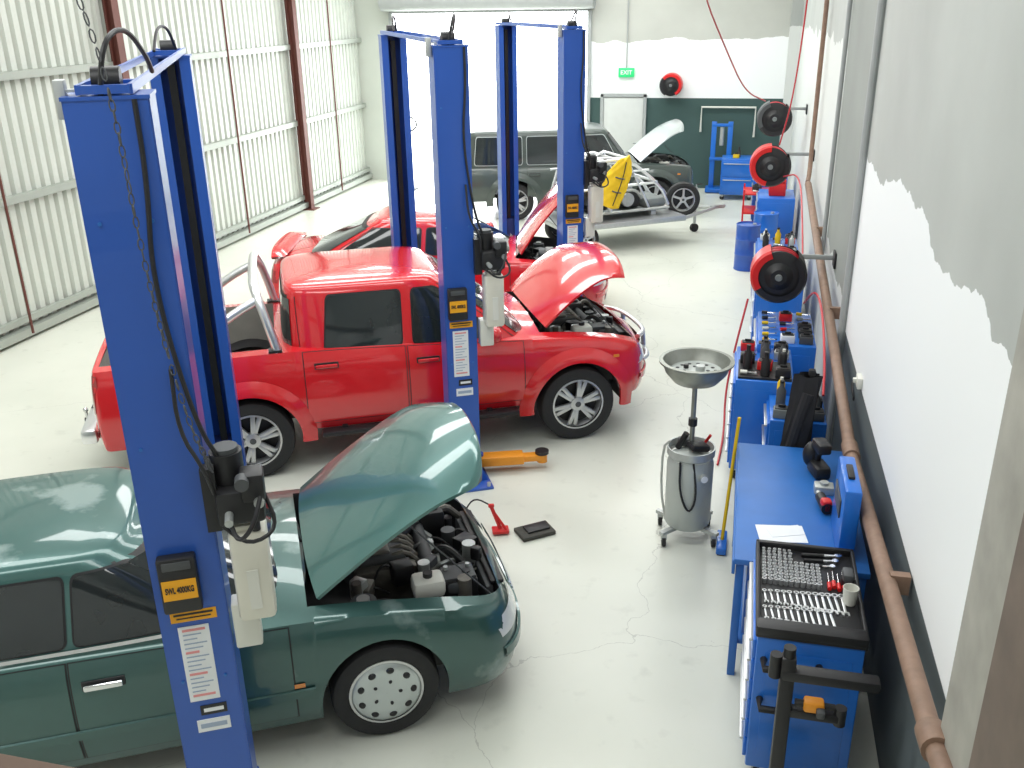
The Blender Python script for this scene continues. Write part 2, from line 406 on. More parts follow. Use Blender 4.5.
    if S.get('flare'):
        for a in (0,ra):
            for s in (1,-1):
                f=MB();rws=[]
                for R_,o_ in ((Ra-.004,.012),(Ra+.0,.045),(Ra+.04,.045),(Ra+.08,.030),(Ra+.14,.003)):
                    rws.append([side(a+R_*math.cos(rad(-8+196*i/24)),rw+R_*math.sin(rad(-8+196*i/24)),s,o_) for i in range(25)])
                f.grid(rws,paint);f.build('wheel_arch_flare',root,ang=70)
    def tub(x0,x1,zf,mat,name):
        cs=[x for x in xs if x0-.001<=x<=x1+.001];t=MB();rw_=[]
        for x in cs:
            y=fe*w(x)*.92;z=topz(x,fe);xx=x+bow(x,1)
            rw_.append([(xx,-y,z),(xx,-y,zf),(xx,y,zf),(xx,y,z)])
        t.grid(rw_,mat)
        for r in (rw_[0],rw_[-1]): t.add(r,[[0,1,2,3]],mat)
        return t.build(name,root,ang=30)
    bay=tub(hx0,hx1,zb+.12,DARK,'engine_bay')
    BL=hx1-hx0
    zt=topz(hx0+BL*.5,.86)-.0
    st=random.getstate();random.seed(3)
    e=MB();ex=hx0+BL*.42
    e.box((ex,.05,zt-.26),(.42,.56,.36),ENG,bev=.04);e.box((ex-.02,.05,zt-.06),(.32,.44,.07),DGREY,bev=.03);e.box((ex-.02,.05,zt-.02),(.12,.36,.03),ENG,bev=.012)
    for i in range(6): e.tube([(ex+.05,-.14+i*.075,zt-.04),(ex+.14,-.14+i*.075,zt-.02),(ex+.24,-.13+i*.07,zt-.14)],.018,ENG,n=8,smooth=1)
    e.cyl((ex+.28,-.2,zt-.12),(ex+.28,.3,zt-.12),.05,DGREY)
    e.cyl((ex+.3,.1,zt-.2),(ex+.36,.1,zt-.2),.09,GALV,n=20);e.cyl((ex+.3,-.12,zt-.14),(ex+.36,-.12,zt-.14),.06,GALV,n=20)
    e.build('engine',bay)
    e=MB()  # made-up filler: random boxes, cylinders and hoses crowding the engine bay
    for q in range(60):
        x0=hx0+BL*random.uniform(.06,.90);y0=random.uniform(-.68,.68)*w(min(x0,hx1-.05))*.95;zz=zt-random.uniform(.07,.18)
        mt=random.choice((BLK,DGREY,ENG,BLK,DARK,ENG,GALV,ENG,BLK))
        t=q%4
        if t==0: e.box((x0,y0,zz),(random.uniform(.05,.15),random.uniform(.05,.13),random.uniform(.06,.14)),mt,rot=(0,0,random.uniform(0,1.5)),bev=.012)
        elif t==1: e.cyl((x0,y0,zz-.1),(x0,y0,zz+.06),random.uniform(.02,.05),mt,n=14)
        else: 
            e.tube([(x0-.1,y0,zz-.06),(x0,y0+random.uniform(-.12,.12),zz+random.uniform(.04,.1)),(x0+.12,y0+random.uniform(-.15,.15),zz-.04)],random.choice((.008,.014,.024)),mt,smooth=2)
    e.build('engine_clutter',bay)
    random.setstate(st)
    MB().box((hx1-.30,-.45,zt-.14),(.22,.17,.18),BLK,bev=.01).box((hx1-.30,-.45,zt-.04),(.2,.15,.015),DGREY).cyl((hx1-.37,-.41,zt-.04),(hx1-.37,-.41,zt-.01),.015,GALV).cyl((hx1-.23,-.41,zt-.04),(hx1-.23,-.41,zt-.01),.015,GALV).build('battery',bay)
    MB().box((hx1-.5,-.50,zt-.06),(.20,.16,.12),WHT,bev=.03).cyl((hx1-.5,-.50,zt-.0),(hx1-.5,-.50,zt+.03),.03,BLK).build('coolant_reservoir',bay)
    MB().box((hx1-.38,.42,zt-.12),(.3,.26,.2),BLK,bev=.03).box((hx1-.38,.42,zt-.01),(.22,.18,.02),DGREY,bev=.01).cyl((hx1-.45,.3,zt-.08),(hx1-.6,.12,zt-.06),.045,BLK).build('air_filter_box',bay)
    zr_=topz(hx1,.86)
    MB().box((hx1-.10,0,zr_-.14),(.05,W*1.05,.2),DGREY,bev=.01).box((hx1-.05,0,zr_-.02),(.09,W*1.05,.03),S.get('slam',BLK),bev=.01).build('radiator',bay)
    for s in (1,-1): MB().cyl((hx0+.33,s*W*.66,zt-.25),(hx0+.33,s*W*.66,zt-.04),.11,DGREY,r1=.08).cyl((hx0+.33,s*W*.66,zt-.04),(hx0+.33,s*W*.66,zt-.02),.04,GALV).build('strut_tower',bay)
    # bonnet
    hp=S.get('hpaint',paint);ph=rad(S['hang']);zh=topz(hx0,.0);hcr=S.get('hcrown',.03);hdr=S.get('hdroop',.05);z0s=topz(hx0,0);z1s=topz(hx1,0)
    hm=MB();tp=[];bt=[]
    NX,NY=24,24;HL=S.get('hlen',hx1-hx0+.03)
    for i in range(NX+1):
        t=i/NX;x=hx0+.01+(hx1-hx0+.03)*t;xx=hx0+.01+HL*t;r1_=[];r2_=[]
        wx=math.sqrt(w(min(x,xn-.02))*W)*.92*fe*.995
        for j in range(NY+1):
            vq=-1+2*j/NY
            y=vq*wx
            zc=z0s+(z1s-z0s)*t+hcr*math.sin(math.pi*t)          # lengthwise camber
            z=zc-.055*abs(vq)**2.6-hdr*max(0,(t-.6)/.4)**2.2
            px=xx-.10*(abs(vq)**3)*max(0,(t-.7)/.3)**1.5+.04*(1-vq*vq)*t
            for lst,dz_ in ((r1_,.0),(r2_,-.02)):
                X,Z=px-hx0,z+dz_-zh+.01
                lst.append((hx0+X*math.cos(ph)-Z*math.sin(ph)+.02,y,zh+X*math.sin(ph)+Z*math.cos(ph)))
        tp.append(r1_);bt.append(r2_)
    hm.grid(tp,hp);hm.grid(bt,S.get('hunder',DGREY))
    for A,B in ((tp[0],bt[0]),(tp[-1],bt[-1])): hm.grid([A,B],hp)
    hm.grid([[r[0] for r in tp],[r[0] for r in bt]],hp);hm.grid([[r[-1] for r in tp],[r[-1] for r in bt]],hp)
    hm.build('bonnet',root,ang=60)
    p2=tp[13][2];MB().tube([(hx1-.12,-w(hx1-.12)*.70,zr_-.02),(p2[0],p2[1]+.05,p2[2]-.06)],.006,DGREY,n=6).build('bonnet_stay',root)
    # greenhouse
    G=S['gh'];ng=G.get('n',5.)
    def ol(t):
        xr=G['x0b']+(G['x0t']-G['x0b'])*t**G.get('er',1.1);xf=G['x1b']+(G['x1t']-G['x1b'])*t**1.08;hw=G['hwb']+(G['hwt']-G['hwb'])*t**1.25
        return (xr+xf)/2,(xf-xr)/2,hw
    zg=lambda t:G['zb']+(G['zr']-G['zb'])*t
    gy=lambda x,t:(lambda a:a[2]*max(0,1-abs((x-a[0])/a[1])**ng)**(1/ng))(ol(t))
    gx=lambda y,t,sg:(lambda a:a[0]+sg*a[1]*max(0,1-abs(y/a[2])**ng)**(1/ng))(ol(t))
    gm=MB();rws=[];NP=64
    def ring(xc,hl,hw,z,sc):
        r=[]
        for k_ in range(NP):
            a=2*math.pi*k_/NP;ca,sa=math.cos(a),math.sin(a)
            r.append((xc+sc*hl*math.copysign(abs(ca)**(2/ng),ca),sc*hw*math.copysign(abs(sa)**(2/ng),sa),z))
        return r
    for t in (0,.15,.3,.45,.6,.75,.9,1):
        a=ol(t);rws.append(ring(*a,zg(t),1))
    a=ol(1)
    for sc,dz_ in ((.975,.016),(.92,.03),(.75,.045),(.45,.056),(.15,.06),(.001,.06)): rws.append(ring(*a,G['zr']+dz_,sc))
    gm.grid(rws,rcab,True);gm.build('cabin',root,ang=50)
    def spatch(x0b,x0t,x1b,x1t,t0,t1,s,mat,off,mb,rd=.0):
        R_=[]
        for tt in (0,.02,.05,.10,.2,.4,.6,.8,.9,.95,.98,1):
            t=t0+(t1-t0)*tt;R_.append([])
            ins=0
            e_=min(tt,1-tt)
            if rd and e_<.12: ins=rd*(1-math.sqrt(max(0,1-((.12-e_)/.12)**2)))
            for j in range(13):
                xa=x0b+(x0t-x0b)*tt+ins;xb=x1b+(x1t-x1b)*tt-ins
                x=xa*(1-j/12)+xb*j/12
                R_[-1].append((x,s*(gy(x,t)+off),zg(t)))
        mb.grid(R_,mat)
    def fpatch(f,t0,t1,sg,mat,off,mb):
        R_=[]
        for i in range(6):
            t=t0+(t1-t0)*i/5;hw=ol(t)[2];R_.append([(gx(hw*f*(-1+2*j/14),t,sg)+sg*off,hw*f*(-1+2*j/14),zg(t)+off*.5) for j in range(15)])
        mb.grid(R_,mat)
    wt1=S.get('wt1',.90);wt0=S.get('wt0',.14)
    for s in (1,-1):
        for (A,B,C,D_) in S['wins']:
            g_=MB();spatch(A-.012,B-.012,C+.012,D_+.012,wt0-.02,wt1+.02,s,S.get('trim',BLK),.004,g_,.035);g_.build('window_frame',root)
            g_=MB();spatch(A,B,C,D_,wt0,wt1,s,GLASS,.009,g_,.035);g_.build('side_window',root)
        if S.get('strip'):
            g_=MB();spatch(S['strip'][0],S['strip'][0],S['strip'][1],S['strip'][1],wt0-.065,wt0-.025,s,CHR,.014,g_);g_.build('chrome_strip',root)
    g_=MB();fpatch(.93,.05,.93,1,BLK,.004,g_);fpatch(.89,.10,.89,1,GLASS,.010,g_);g_.build('windscreen',root)
    g_=MB();fpatch(.92,.1,.9,-1,BLK,.004,g_);fpatch(.86,.15,.85,-1,GLASS,.010,g_);g_.build('rear_window',root)
    for y0 in (-.45,.05):
        MB().tube([(gx(y0,.05,1)+.03,y0,zg(.05)+.01),(gx(y0+.45,.12,1)+.03,y0+.48,zg(.12)+.02)],.008,BLK,n=6).build('windscreen_wiper',root)
    for s in (1,-1):
        for (a0,a1,hx) in S['doors']:
            z0=zb+.08
            def dp(e_,off,mat,mb):
                R_=[]
                for i in range(12):
                    r=[]
                    for j in range(13):
                        x=a0-e_+(a1-a0+2*e_)*j/12;zz=(z0-e_)+((Sh(x)-.012+e_*.5)-(z0-e_))*i/11
                        r.append(side(x,zz,s,off))
                    R_.append(r)
                mb.grid(R_,mat)
            q=MB();dp(.008,.003,BLK,q);q.build('door_seal',root)
            q=MB();dp(0,.007,paint,q);dd=q.build('door',root)
            zh_=Sh(hx)-.14;p=side(hx,zh_,s,.0)
            q=MB();q.box((hx,p[1]+s*.03,zh_),(.2,.022,.035),S.get('handle',paint),bev=.01);q.box((hx,p[1]+s*.008,zh_),(.22,.01,.06),BLK,bev=.004)
            q.build('door_handle',dd)
        mx_=S['mirror'];p=gy(mx_,.1)
        q=MB();q.ell((mx_,s*(p+.14),zg(.22)),(.07,.11,.08),S.get('mcol',paint));q.box((mx_,s*(p+.04),zg(.14)),(.06,.1,.04),BLK,bev=.01);q.ell((mx_-.03,s*(p+.14),zg(.22)),(.05,.095,.068),GLASS)
        q.build('side_mirror',root)
        if S.get('mould'):
            q=MB();zz=S['mould'];R_=[[side(ra+Ra+.03+(-ra-2*Ra-.06)*j/20,zz+d_,s,o_) for j in range(21)] for d_,o_ in ((-.03,.008),(-.025,.02),(.025,.02),(.03,.008))];q.grid(R_,S.get('mouldmat',BLK));q.build('side_moulding',root)
        y0,y1,z0,z1=S['hl'];q=MB()
        R_=[[front(s*(y0+(y1-y0)*j/14),z0+(z1-z0)*i/4,.008) for j in range(15)] for i in range(5)]
        q.grid(R_,LENS);q.build('headlight',root)
        q=MB();y0,y1,z0,z1=S['tl'];R_=[[rear(s*(y0+(y1-y0)*j/10),z0+(z1-z0)*i/4,.008) for j in range(11)] for i in range(5)]
        q.grid(R_,TAIL);q.build('tail_light',root)
        xi,zi=S['ind'];q=MB();q.grid([[side(xi-.06+.06*j,zi+.028*i,s,.009) for j in range(2)] for i in range(2)],AMB);q.build('indicator',root)
    y1,z0,z1=S['grille'];q=MB()
    R_=[[front(-y1+2*y1*j/14,z0+(z1-z0)*i/6,.01 if i%2 else .02) for j in range(15)] for i in range(7)]
    q.grid(R_,S.get('gmat',BLK));q.build('grille',root)
    y1,z0,z1=S['intake'];q=MB();q.grid([[front(-y1+2*y1*j/14,z0+(z1-z0)*i/3,.008) for j in range(15)] for i in range(4)],BLK);q.build('bumper_intake',root)
    for fn,nm in ((front,'bumper'),(rear,'bumper')):
        q=MB();zz=S['bz'];ym=W*.93
        R_=[[fn(-ym+2*ym*j/40,zz+d_,o_) for j in range(41)] for d_,o_ in ((-.035,.004),(-.03,.022),(.03,.022),(.035,.004))]
        q.grid(R_,S.get('bmat',paint));q.build(nm,root)
    q=MB();p=rear(0,S['plate']);q.box((p[0]-.025,0,S['plate']),(.012,.37,.13),PAPER,bev=.004);q.build('number_plate',root)
    return root,dict(side=side,front=front,rear=rear,topz=topz,w=w,gy=gy,zg=zg,gx=gx,Sh=Sh,tub=tub,zb=zb)

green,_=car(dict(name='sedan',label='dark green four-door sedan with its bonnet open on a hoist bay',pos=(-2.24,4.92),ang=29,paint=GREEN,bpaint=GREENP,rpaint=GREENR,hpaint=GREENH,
 W=.89,xt=-3.85,xn=.94,ra=-2.72,rw=.325,zb=.2,df=.50,dr=.4,pf=3.0,track=.77,tw=.1,wheel='hubcap',
 top=[(-3.85,.8),(-3.6,.97),(-2.9,1.03),(-.5,.98),(-.2,.95),(.5,.85),(.84,.75),(.94,.70)],
 sh=[(-3.85,.72),(-3.5,.86),(-2.5,.90),(-.5,.88),(.4,.79),(.84,.69),(.94,.64)],hood=(-.4,.84),hang=43,hunder=DGREY,hcrown=.035,hdroop=.06,hlen=1.22,
 gh=dict(x0b=-3.2,x1b=-.38,x0t=-2.5,x1t=-1.30,zb=.86,zr=1.34,hwb=.81,hwt=.60,n=4.2),
 wins=[(-1.62,-1.6,-.68,-1.32),(-2.80,-2.42,-1.67,-1.65)],trim=BLK,strip=(-2.95,-.62),wt0=.2,doors=[(-1.66,-.52,-1.5),(-2.68,-1.68,-2.5)],handle=CHR,
 mirror=-.82,mould=.46,mouldmat=GREEN,hl=(.42,.82,.53,.65),tl=(.4,.82,.6,.75),ind=(-.46,.5),grille=(.38,.54,.63),gmat=CHR,intake=(.5,.26,.36),bz=.42,plate=.5))
ute,U=car(dict(name='pickup_truck',label='red dual-cab pickup truck with bonnet open and chrome sports bar',pos=(-1.84,9.32),ang=27.5,paint=RED,
 W=.925,xt=-4.5,xn=.88,ra=-3.15,rw=.385,gap=.07,zb=.42,df=.42,dr=.12,track=.80,tw=.125,wheel='alloy',flare=True,bow=.07,pf=2.4,
 top=[(-4.5,1.21),(-2.8,1.23),(-.5,1.20),(-.2,1.18),(.3,1.11),(.62,1.02),(.90,.90)],
 sh=[(-4.5,1.18),(-2.8,1.2),(-.5,1.10),(.3,1.03),(.62,.95),(.90,.82)],hood=(-.35,.66),bed=(-4.38,-2.86),hang=45,hunder=DGREY,hcrown=.055,hdroop=.09,hlen=.98,
 gh=dict(x0b=-2.80,x1b=-.40,x0t=-2.74,x1t=-1.28,zb=1.08,zr=1.72,hwb=.85,hwt=.68,er=1.4,n=6.),
 wins=[(-1.60,-1.58,-.76,-1.36),(-2.42,-2.36,-1.71,-1.69)],doors=[(-1.66,-.55,-1.48),(-2.62,-1.69,-2.42)],handle=RED,
 mirror=-.85,hl=(.5,.88,.74,.92),tl=(.66,.9,.8,1.15),ind=(.42,.85),grille=(.42,.72,.88),gmat=DGREY,intake=(.55,.48,.62),bz=.6,plate=.62,bmat=RED))
U['tub'](-4.38,-2.86,.78,BEDL,'tray_bed')
q=MB()
for s in (1,-1):
    q.tube([(-3.62,s*.78,1.18),(-3.50,s*.77,1.36),(-3.22,s*.75,1.55),(-2.95,s*.70,1.68)],.042,BCHR,n=14,smooth=2)
q.tube([(-2.84,-.81,1.2),(-2.92,-.79,1.55),(-2.98,-.68,1.74),(-3.0,-.5,1.80),(-3.0,.5,1.80),(-2.98,.68,1.74),(-2.92,.79,1.55),(-2.84,.81,1.2)],.042,BCHR,n=14,smooth=2)
for s in (1,-1): q.box((-3.62,s*.79,1.215),(.16,.11,.02),BLK);q.box((-2.86,s*.80,1.215),(.12,.11,.02),BLK)
q.build('sports_bar',ute)
q=MB()
for zz,rr_,yy_ in ((.70,.026,.55),(.90,.024,.40)):
    q.tube([(.76,-yy_-.12,zz),(.88,-yy_,zz),(.92,-yy_*.4,zz),(.92,yy_*.4,zz),(.88,yy_,zz),(.76,yy_+.12,zz)],rr_,BCHR,n=12,smooth=2)
for s in (1,-1): q.tube([(.90,s*.32,.5),(.925,s*.3,.7),(.90,s*.3,.91)],.024,BCHR,n=10,smooth=1)
q.build('nudge_bar',ute)
for sy in (-.93,.93):
    q=MB();q.box((-1.57,sy,.40),(1.9,.14,.05),BLK,bev=.02)
    for x in (-2.3,-.9): q.box((x,sy*.9,.42),(.05,.16,.04),BLK)
    q.build('side_step',ute)
q=MB();q.box((-4.56,0,.55),(.14,1.6,.14),BCHR,bev=.03).box((-4.56,0,.622),(.1,.5,.01),BLK)
q.cyl((-4.5,0,.42),(-4.74,0,.40),.03,BLK).box((-4.56,0,.45),(.06,1.0,.07),BLK).cyl((-4.72,0,.4),(-4.72,0,.5),.014,CHR).ell((-4.72,0,.51),(.026,.026,.026),CHR)
q.build('rear_step_bumper',ute)

hatch,_=car(dict(name='hatchback',label='glossy red sporty hatchback with bonnet open behind the pickup',pos=(-2.62,12.76),ang=13,paint=RED2,
 W=.87,xt=-3.80,xn=.86,ra=-2.6,rw=.315,zb=.2,df=.42,dr=.40,pr=4.2,track=.75,tw=.105,wheel='five',bow=.06,
 top=[(-3.80,.94),(-3.5,1.0),(-3.0,1.02),(-2.3,1.02),(-.5,1.0),(0,.95),(.5,.87),(.74,.80),(.86,.70)],
 sh=[(-3.80,.88),(-3.3,.94),(-2.4,.94),(-1.6,.91),(-.5,.90),(.3,.82),(.74,.72),(.86,.62)],hood=(-.42,.76),hang=60,hpaint=RED2,hcrown=.05,hdroop=.06,
 gh=dict(x0b=-3.40,x1b=-.38,x0t=-2.35,x1t=-1.3,zb=.90,zr=1.40,hwb=.79,hwt=.60,n=4.2),wt0=.22,wt1=.88,
 wins=[(-1.62,-1.6,-.75,-1.36),(-2.85,-2.3,-1.70,-1.68)],doors=[(-1.66,-.5,-1.5),(-2.2,-1.69,-2.0)],
 mirror=-.82,hl=(.42,.82,.56,.70),tl=(.45,.84,.66,.82),ind=(.3,.6),grille=(.3,.5,.56),intake=(.5,.26,.38),bz=.42,plate=.5))
q=MB();rws=[]
for i in range(17):
    yy=-.72+1.44*i/16;c_=1-(abs(yy)/.72)**6
    rws.append([(-3.52,yy,1.0),(-3.60,yy,1.0+.055*c_),(-3.76+.10*yy**2,yy,.99+.08*c_),(-3.75+.10*yy**2,yy,.965),(-3.52,yy,.965)])
q.grid(rws,RED2);q.build('rear_spoiler',hatch,ang=40)
wagon,_=car(dict(name='station_wagon',label='dark grey-green four-wheel-drive wagon with its silver bonnet raised',pos=(-1.95,20.15),ang=17,paint=DGREEN,
 W=.93,xt=-3.95,xn=.85,ra=-2.85,rw=.38,gap=.07,zb=.4,df=.3,dr=.15,track=.79,tw=.12,wheel='alloy',flare=True,pf=3.5,bow=.05,
 top=[(-3.95,1.1),(-.5,1.13),(.3,1.1),(.75,1.04),(.85,1.0)],sh=[(-3.95,1.06),(-.5,1.06),(.3,1.03),(.75,.98),(.85,.94)],hood=(-.35,.75),hang=42,hpaint=SILV,
 gh=dict(x0b=-3.9,x1b=-.42,x0t=-3.75,x1t=-.95,zb=1.02,zr=1.72,hwb=.85,hwt=.75,n=7.),
 wins=[(-1.55,-1.53,-.75,-1.05),(-2.6,-2.6,-1.65,-1.63),(-3.65,-3.6,-2.7,-2.7)],doors=[(-1.6,-.52,-1.45),(-2.6,-1.64,-2.45)],trim=SILV,
 mirror=-.8,hl=(.5,.8,.75,.92),tl=(.7,.9,.75,.95),ind=(.5,.85),grille=(.45,.74,.92),gmat=CHR,intake=(.5,.5,.58),bz=.58,plate=.6,bmat=SILV))

# ---------------------------------------------------------------- hoists
HT=3.80
def hoist(pos,ang,label,w2=.13,arms=True):
    r=thing('two_post_hoist',label,'car hoist',(pos[0],pos[1],0),ang,'blue two-post hoists')
    Ln=3.45
    for yb,s in ((0,1),(Ln,-1)):
        m=MB();dp=.25
        if yb: w2=.13
        m.box((0,yb,HT/2),(2*w2,.012,HT),BLUE)
        for sx in (1,-1):
            m.box((sx*w2,yb+s*dp/2,HT/2),(.012,dp,HT),BLUE)
            m.box((sx*(w2-.03),yb+s*dp,HT/2),(.07,.012,HT),BLUE)
        m.box((0,yb+s*.1,.012),(.44,.50,.024),BLUE,bev=.004)
        for sx in (1,-1):
            for ly in (-.12,.3): m.cyl((sx*.18,yb+s*ly,.02),(sx*.18,yb+s*ly,.06),.018,GALV,n=8)
            m.add([(sx*.13,yb,.02),(sx*.2,yb,.02),(sx*.13,yb,.2)],[[0,1,2]],BLUE)
        for zz in (HT-.45,1.2,2.4):
            for sx in (1,-1): m.cyl((sx*.095,yb-s*.004,zz),(sx*.095,yb-s*.012,zz),.008,BLUE3,n=8)
        m.box((0,yb+s*dp/2,HT+.006),(2*w2+.02,dp+.02,.014),BLUE)
        m.build('column',r)
        q=MB();q.box((0,yb+s*.13,.55),(.22,.2,.75),DBLUE,bev=.01)
        q.box((0,yb+s*.13,2.05),(.05,.05,HT-.4),BLK)
        q.box((0,yb+s*.3,.18),(.3,.16,.2),BLUE,bev=.01)
        q.build('carriage',r)
        for sx in (1,-1):
            if not arms and yb==0: continue
            q=MB();a=Vector((sx*.1,yb+s*.36,.10));b_=Vector((sx*.35,yb+s*.92,.09))
            if (pos[1]>7 and pos[1]<8 and s==1 and sx==1):
                b_=Vector((.76,yb+.14,.12));a=Vector((.17,yb+.22,.13))
            d_=b_-a;an=math.atan2(d_.y,d_.x)
            mid=a+d_*.35;q.box(mid,(d_.length*.7,.15,.09),ORG,rot=(0,0,an),bev=.012)
            mid=a+d_*.75;q.box(mid,(d_.length*.5,.10,.06),ORG,rot=(0,0,an),bev=.01)
            q.cyl(b_-Vector((0,0,.05)),b_+Vector((0,0,.035)),.05,ORG,n=16);q.cyl(b_+Vector((0,0,.035)),b_+Vector((0,0,.065)),.065,BLK,n=20)
            q.cyl(a-Vector((0,0,.07)),a+Vector((0,0,.07)),.04,BLUE,n=12)
            q.build('lifting_arm',r)
    q=MB()
    for x in (-.09,.09): q.box((x,Ln/2+.05,HT+.035),(.018,Ln+.1,.035),BLUE)
    for yy in (0.02,.3,Ln-.3,Ln): q.box((0,yy,HT+.035),(.18,.05,.03),BLUE)
    for yy in (.12,Ln-.12): q.cyl((-.05,yy,HT+.06),(.05,yy,HT+.06),.05,BLK,n=16)
    q.build('crossbar',r)
    MB().box((-.16,.08,HT+.0),(.04,.06,.14),GALV,bev=.006).box((-.13,.08,HT+.03),(.08,.04,.01),GALV).build('pulley_bracket',r)
    for pts in ([(-.02,.02,HT+.0),(.02,.0,HT+.2),(.08,.2,HT+.25),(.12,.45,HT+.13),(.12,.6,HT+.06)],
                [(.05,3.3,HT+.05),(.02,3.2,HT+.2),(-.03,3.0,HT+.2),(-.05,2.8,HT+.06)],
                [(.10,-.02,HT-.0),(.10,-.03,HT-.3),(.06,-.03,3.1),(.14,-.04,2.5),(.22,-.02,2.3)]):
        MB().tube(pts,.010,BLK,smooth=3).build('hydraulic_hose',r)
    px=.275
    p=MB();p.box((px,-.02,2.12),(.2,.2,.16),BLK,bev=.02);p.cyl((px-.04,.02,2.18),(px-.04,.02,2.34),.07,BLK,n=20);p.cyl((px-.04,.02,2.34),(px-.04,.02,2.36),.055,DGREY,n=20)
    p.box((px+.06,-.09,2.22),(.10,.12,.13),BLK,bev=.015);p.cyl((px-.05,-.12,2.1),(px-.05,-.2,2.1),.018,GALV);p.box((.155,0,2.15),(.06,.14,.3),BLK)
    p.cyl((px+.02,-.12,2.26),(px+.02,-.18,2.26),.03,DGREY);p.cyl((px+.08,-.12,2.16),(px+.08,-.17,2.16),.022,GALV)
    p.tube([(px-.05,-.16,2.1),(px-.02,-.24,2.02),(px+.05,-.25,2.1),(px+.09,-.18,2.2)],.01,BLK,smooth=2)
    p.tube([(px+.1,-.05,2.15),(px+.15,-.15,2.02),(px+.02,-.2,1.98),(px-.08,-.14,2.06)],.009,BLK,smooth=2)
    p.tube([(px-.1,-.1,2.2),(px-.12,-.16,2.35),(px-.2,-.1,2.5),(px-.2,-.03,2.75)],.009,BLK,smooth=2)
    pu=p.build('power_unit',r)
    t=MB();t.box((px+.01,-.02,1.76),(.165,.16,.46),TANK,bev=.025);t.box((px+.01,-.02,2.0),(.12,.12,.03),TANK,bev=.01);t.cyl((px+.05,-.08,1.99),(px+.05,-.08,2.035),.02,BLK);t.box((px+.01,-.103,1.7),(.05,.006,.2),WHT);t.build('oil_tank',pu)
    t=MB();t.box((px-.05,.03,1.46),(.12,.1,.24),WHT,bev=.01);t.build('drip_tray',pu)
    b=MB();b.box((-.03,-.035,1.75),(.165,.06,.28),BLK,bev=.012);b.box((-.03,-.066,1.855),(.12,.008,.04),DGREY,bev=.003);cb=b.build('control_box',r)
    b=MB();b.box((-.03,-.067,1.735),(.145,.004,.10),YEL);b.build('load_label',cb)
    tx=text('SWL 4000KG',.0215,BLK,'label_text',cb,(-.03,-.0705,1.735),(rad(90),0,0),off=.035);tx.scale=(1,1.9,1)
    b=MB();b.box((0,-.008,1.555),(.2,.004,.055),YEL);b.box((0,-.011,1.567),(.17,.002,.01),BLK);b.box((0,-.011,1.547),(.15,.002,.006),BLK);b.build('warning_label',r)
    b=MB();b.box((-.01,-.008,1.29),(.135,.004,.42),PAPER)
    LB=pm('label_print',(.35,.42,.55),.6)
    for i in range(16): b.box((-.01-.01*(i%3),-.011,1.48-i*.0245),(.10-.02*(i%3),.002,.006 if i%5 else .012),LB if i%5 else pm('label_red_print',(.75,.3,.3),.6))
    b.build('instruction_label',r)
    b=MB();b.box((.02,-.008,1.02),(.12,.004,.055),BLK);b.box((.02,-.011,1.02),(.09,.002,.02),PAPER);b.build('rating_label',r)
    b=MB();b.box((.01,-.008,.93),(.15,.004,.07),PAPER);b.box((.01,-.011,.93),(.12,.002,.025),LB);b.build('maker_label',r)
    return r
HA=hoist((-2.272,3.11),28.4,'blue two-post hoist with black power unit and cream oil tank',.145,False)
HB=hoist((-2.25,7.34),28,'blue two-post hoist beside the red pickup, orange arm lowered')
HC=hoist((-2.02,11.57),28,'blue two-post hoist beside the red hatchback')
ch=MB();P=[Vector(p) for p in ((-2.42,3.02,ZC-.02),(-2.26,2.98,4.3),(-2.15,2.98,3.9),(-2.15,3.0,3.2),(-2.09,3.02,2.6),(-2.03,3.05,2.35))]
for _ in range(3):
    Q=[P[0]]
    for a,b in zip(P,P[1:]): Q+=[a*.75+b*.25,a*.25+b*.75]
    Q.append(P[-1]);P=Q
pts=[]
for a,b in zip(P,P[1:]):
    n=max(1,int((b-a).length/.035))
    for i in range(n): pts.append((a.lerp(b,i/n),(b-a).normalized()))
for i,(p,d_) in enumerate(pts):
    q=d_.to_track_quat('Z','Y').to_matrix().to_4x4()
    M=Matrix.Translation(p)@q@Matrix.Rotation(rad(90)*(i%2),4,'Z')
    lp=[M@Vector((.010*math.cos(a),0,.023*math.sin(a))) for a in [2*math.pi*k_/8 for k_ in range(8)]]
    ch.tube(lp,.003,DGREY,n=5,closed=True)
tag(ch.build('chain'),'dark steel chain hanging from above against the hoist','chain')

# ---------------------------------------------------------------- oil drainer
r=thing('oil_drainer','grey waste-oil drainer with round catch bowl on wheels','oil drainer',(-.23,6.87,0),10)
m=MB();m.lathe([(.001,.13),(.17,.13),(.185,.16),(.185,.68),(.17,.73),(.08,.78),(.001,.79)],TNK,32);m.build('tank',r)
m=MB()
for a in (40,140,220,320):
    x,y=.24*math.cos(rad(a)),.24*math.sin(rad(a));m.box((x*.6,y*.6,.12),(.3,.04,.03),GALV,rot=(0,0,rad(a)))
m.tube([(-.17,.05,.12),(-.22,.05,.4),(-.22,.02,.8),(-.17,0,.86)],.010,GALV,smooth=1);m.build('frame',r)
for a in (40,140,220,320):
    x,y=.26*math.cos(rad(a)),.26*math.sin(rad(a))
    MB().cyl((x-.015,y,.045),(x+.015,y,.045),.045,RUB,n=20).box((x,y,.09),(.045,.05,.05),GALV).build('caster',r)
m=MB();m.cyl((0,0,.78),(0,0,1.38),.02,BOWL);m.cyl((0,0,1.0),(0,0,1.06),.035,BLK);m.build('pole',r)
m=MB();m.lathe([(.001,1.35),(.09,1.35),(.17,1.38),(.235,1.455),(.262,1.53),(.285,1.535),(.287,1.55),(.255,1.552),(.225,1.47),(.165,1.40),(.06,1.375),(.001,1.375)],BOWL,48)
m.build('catch_bowl',r)
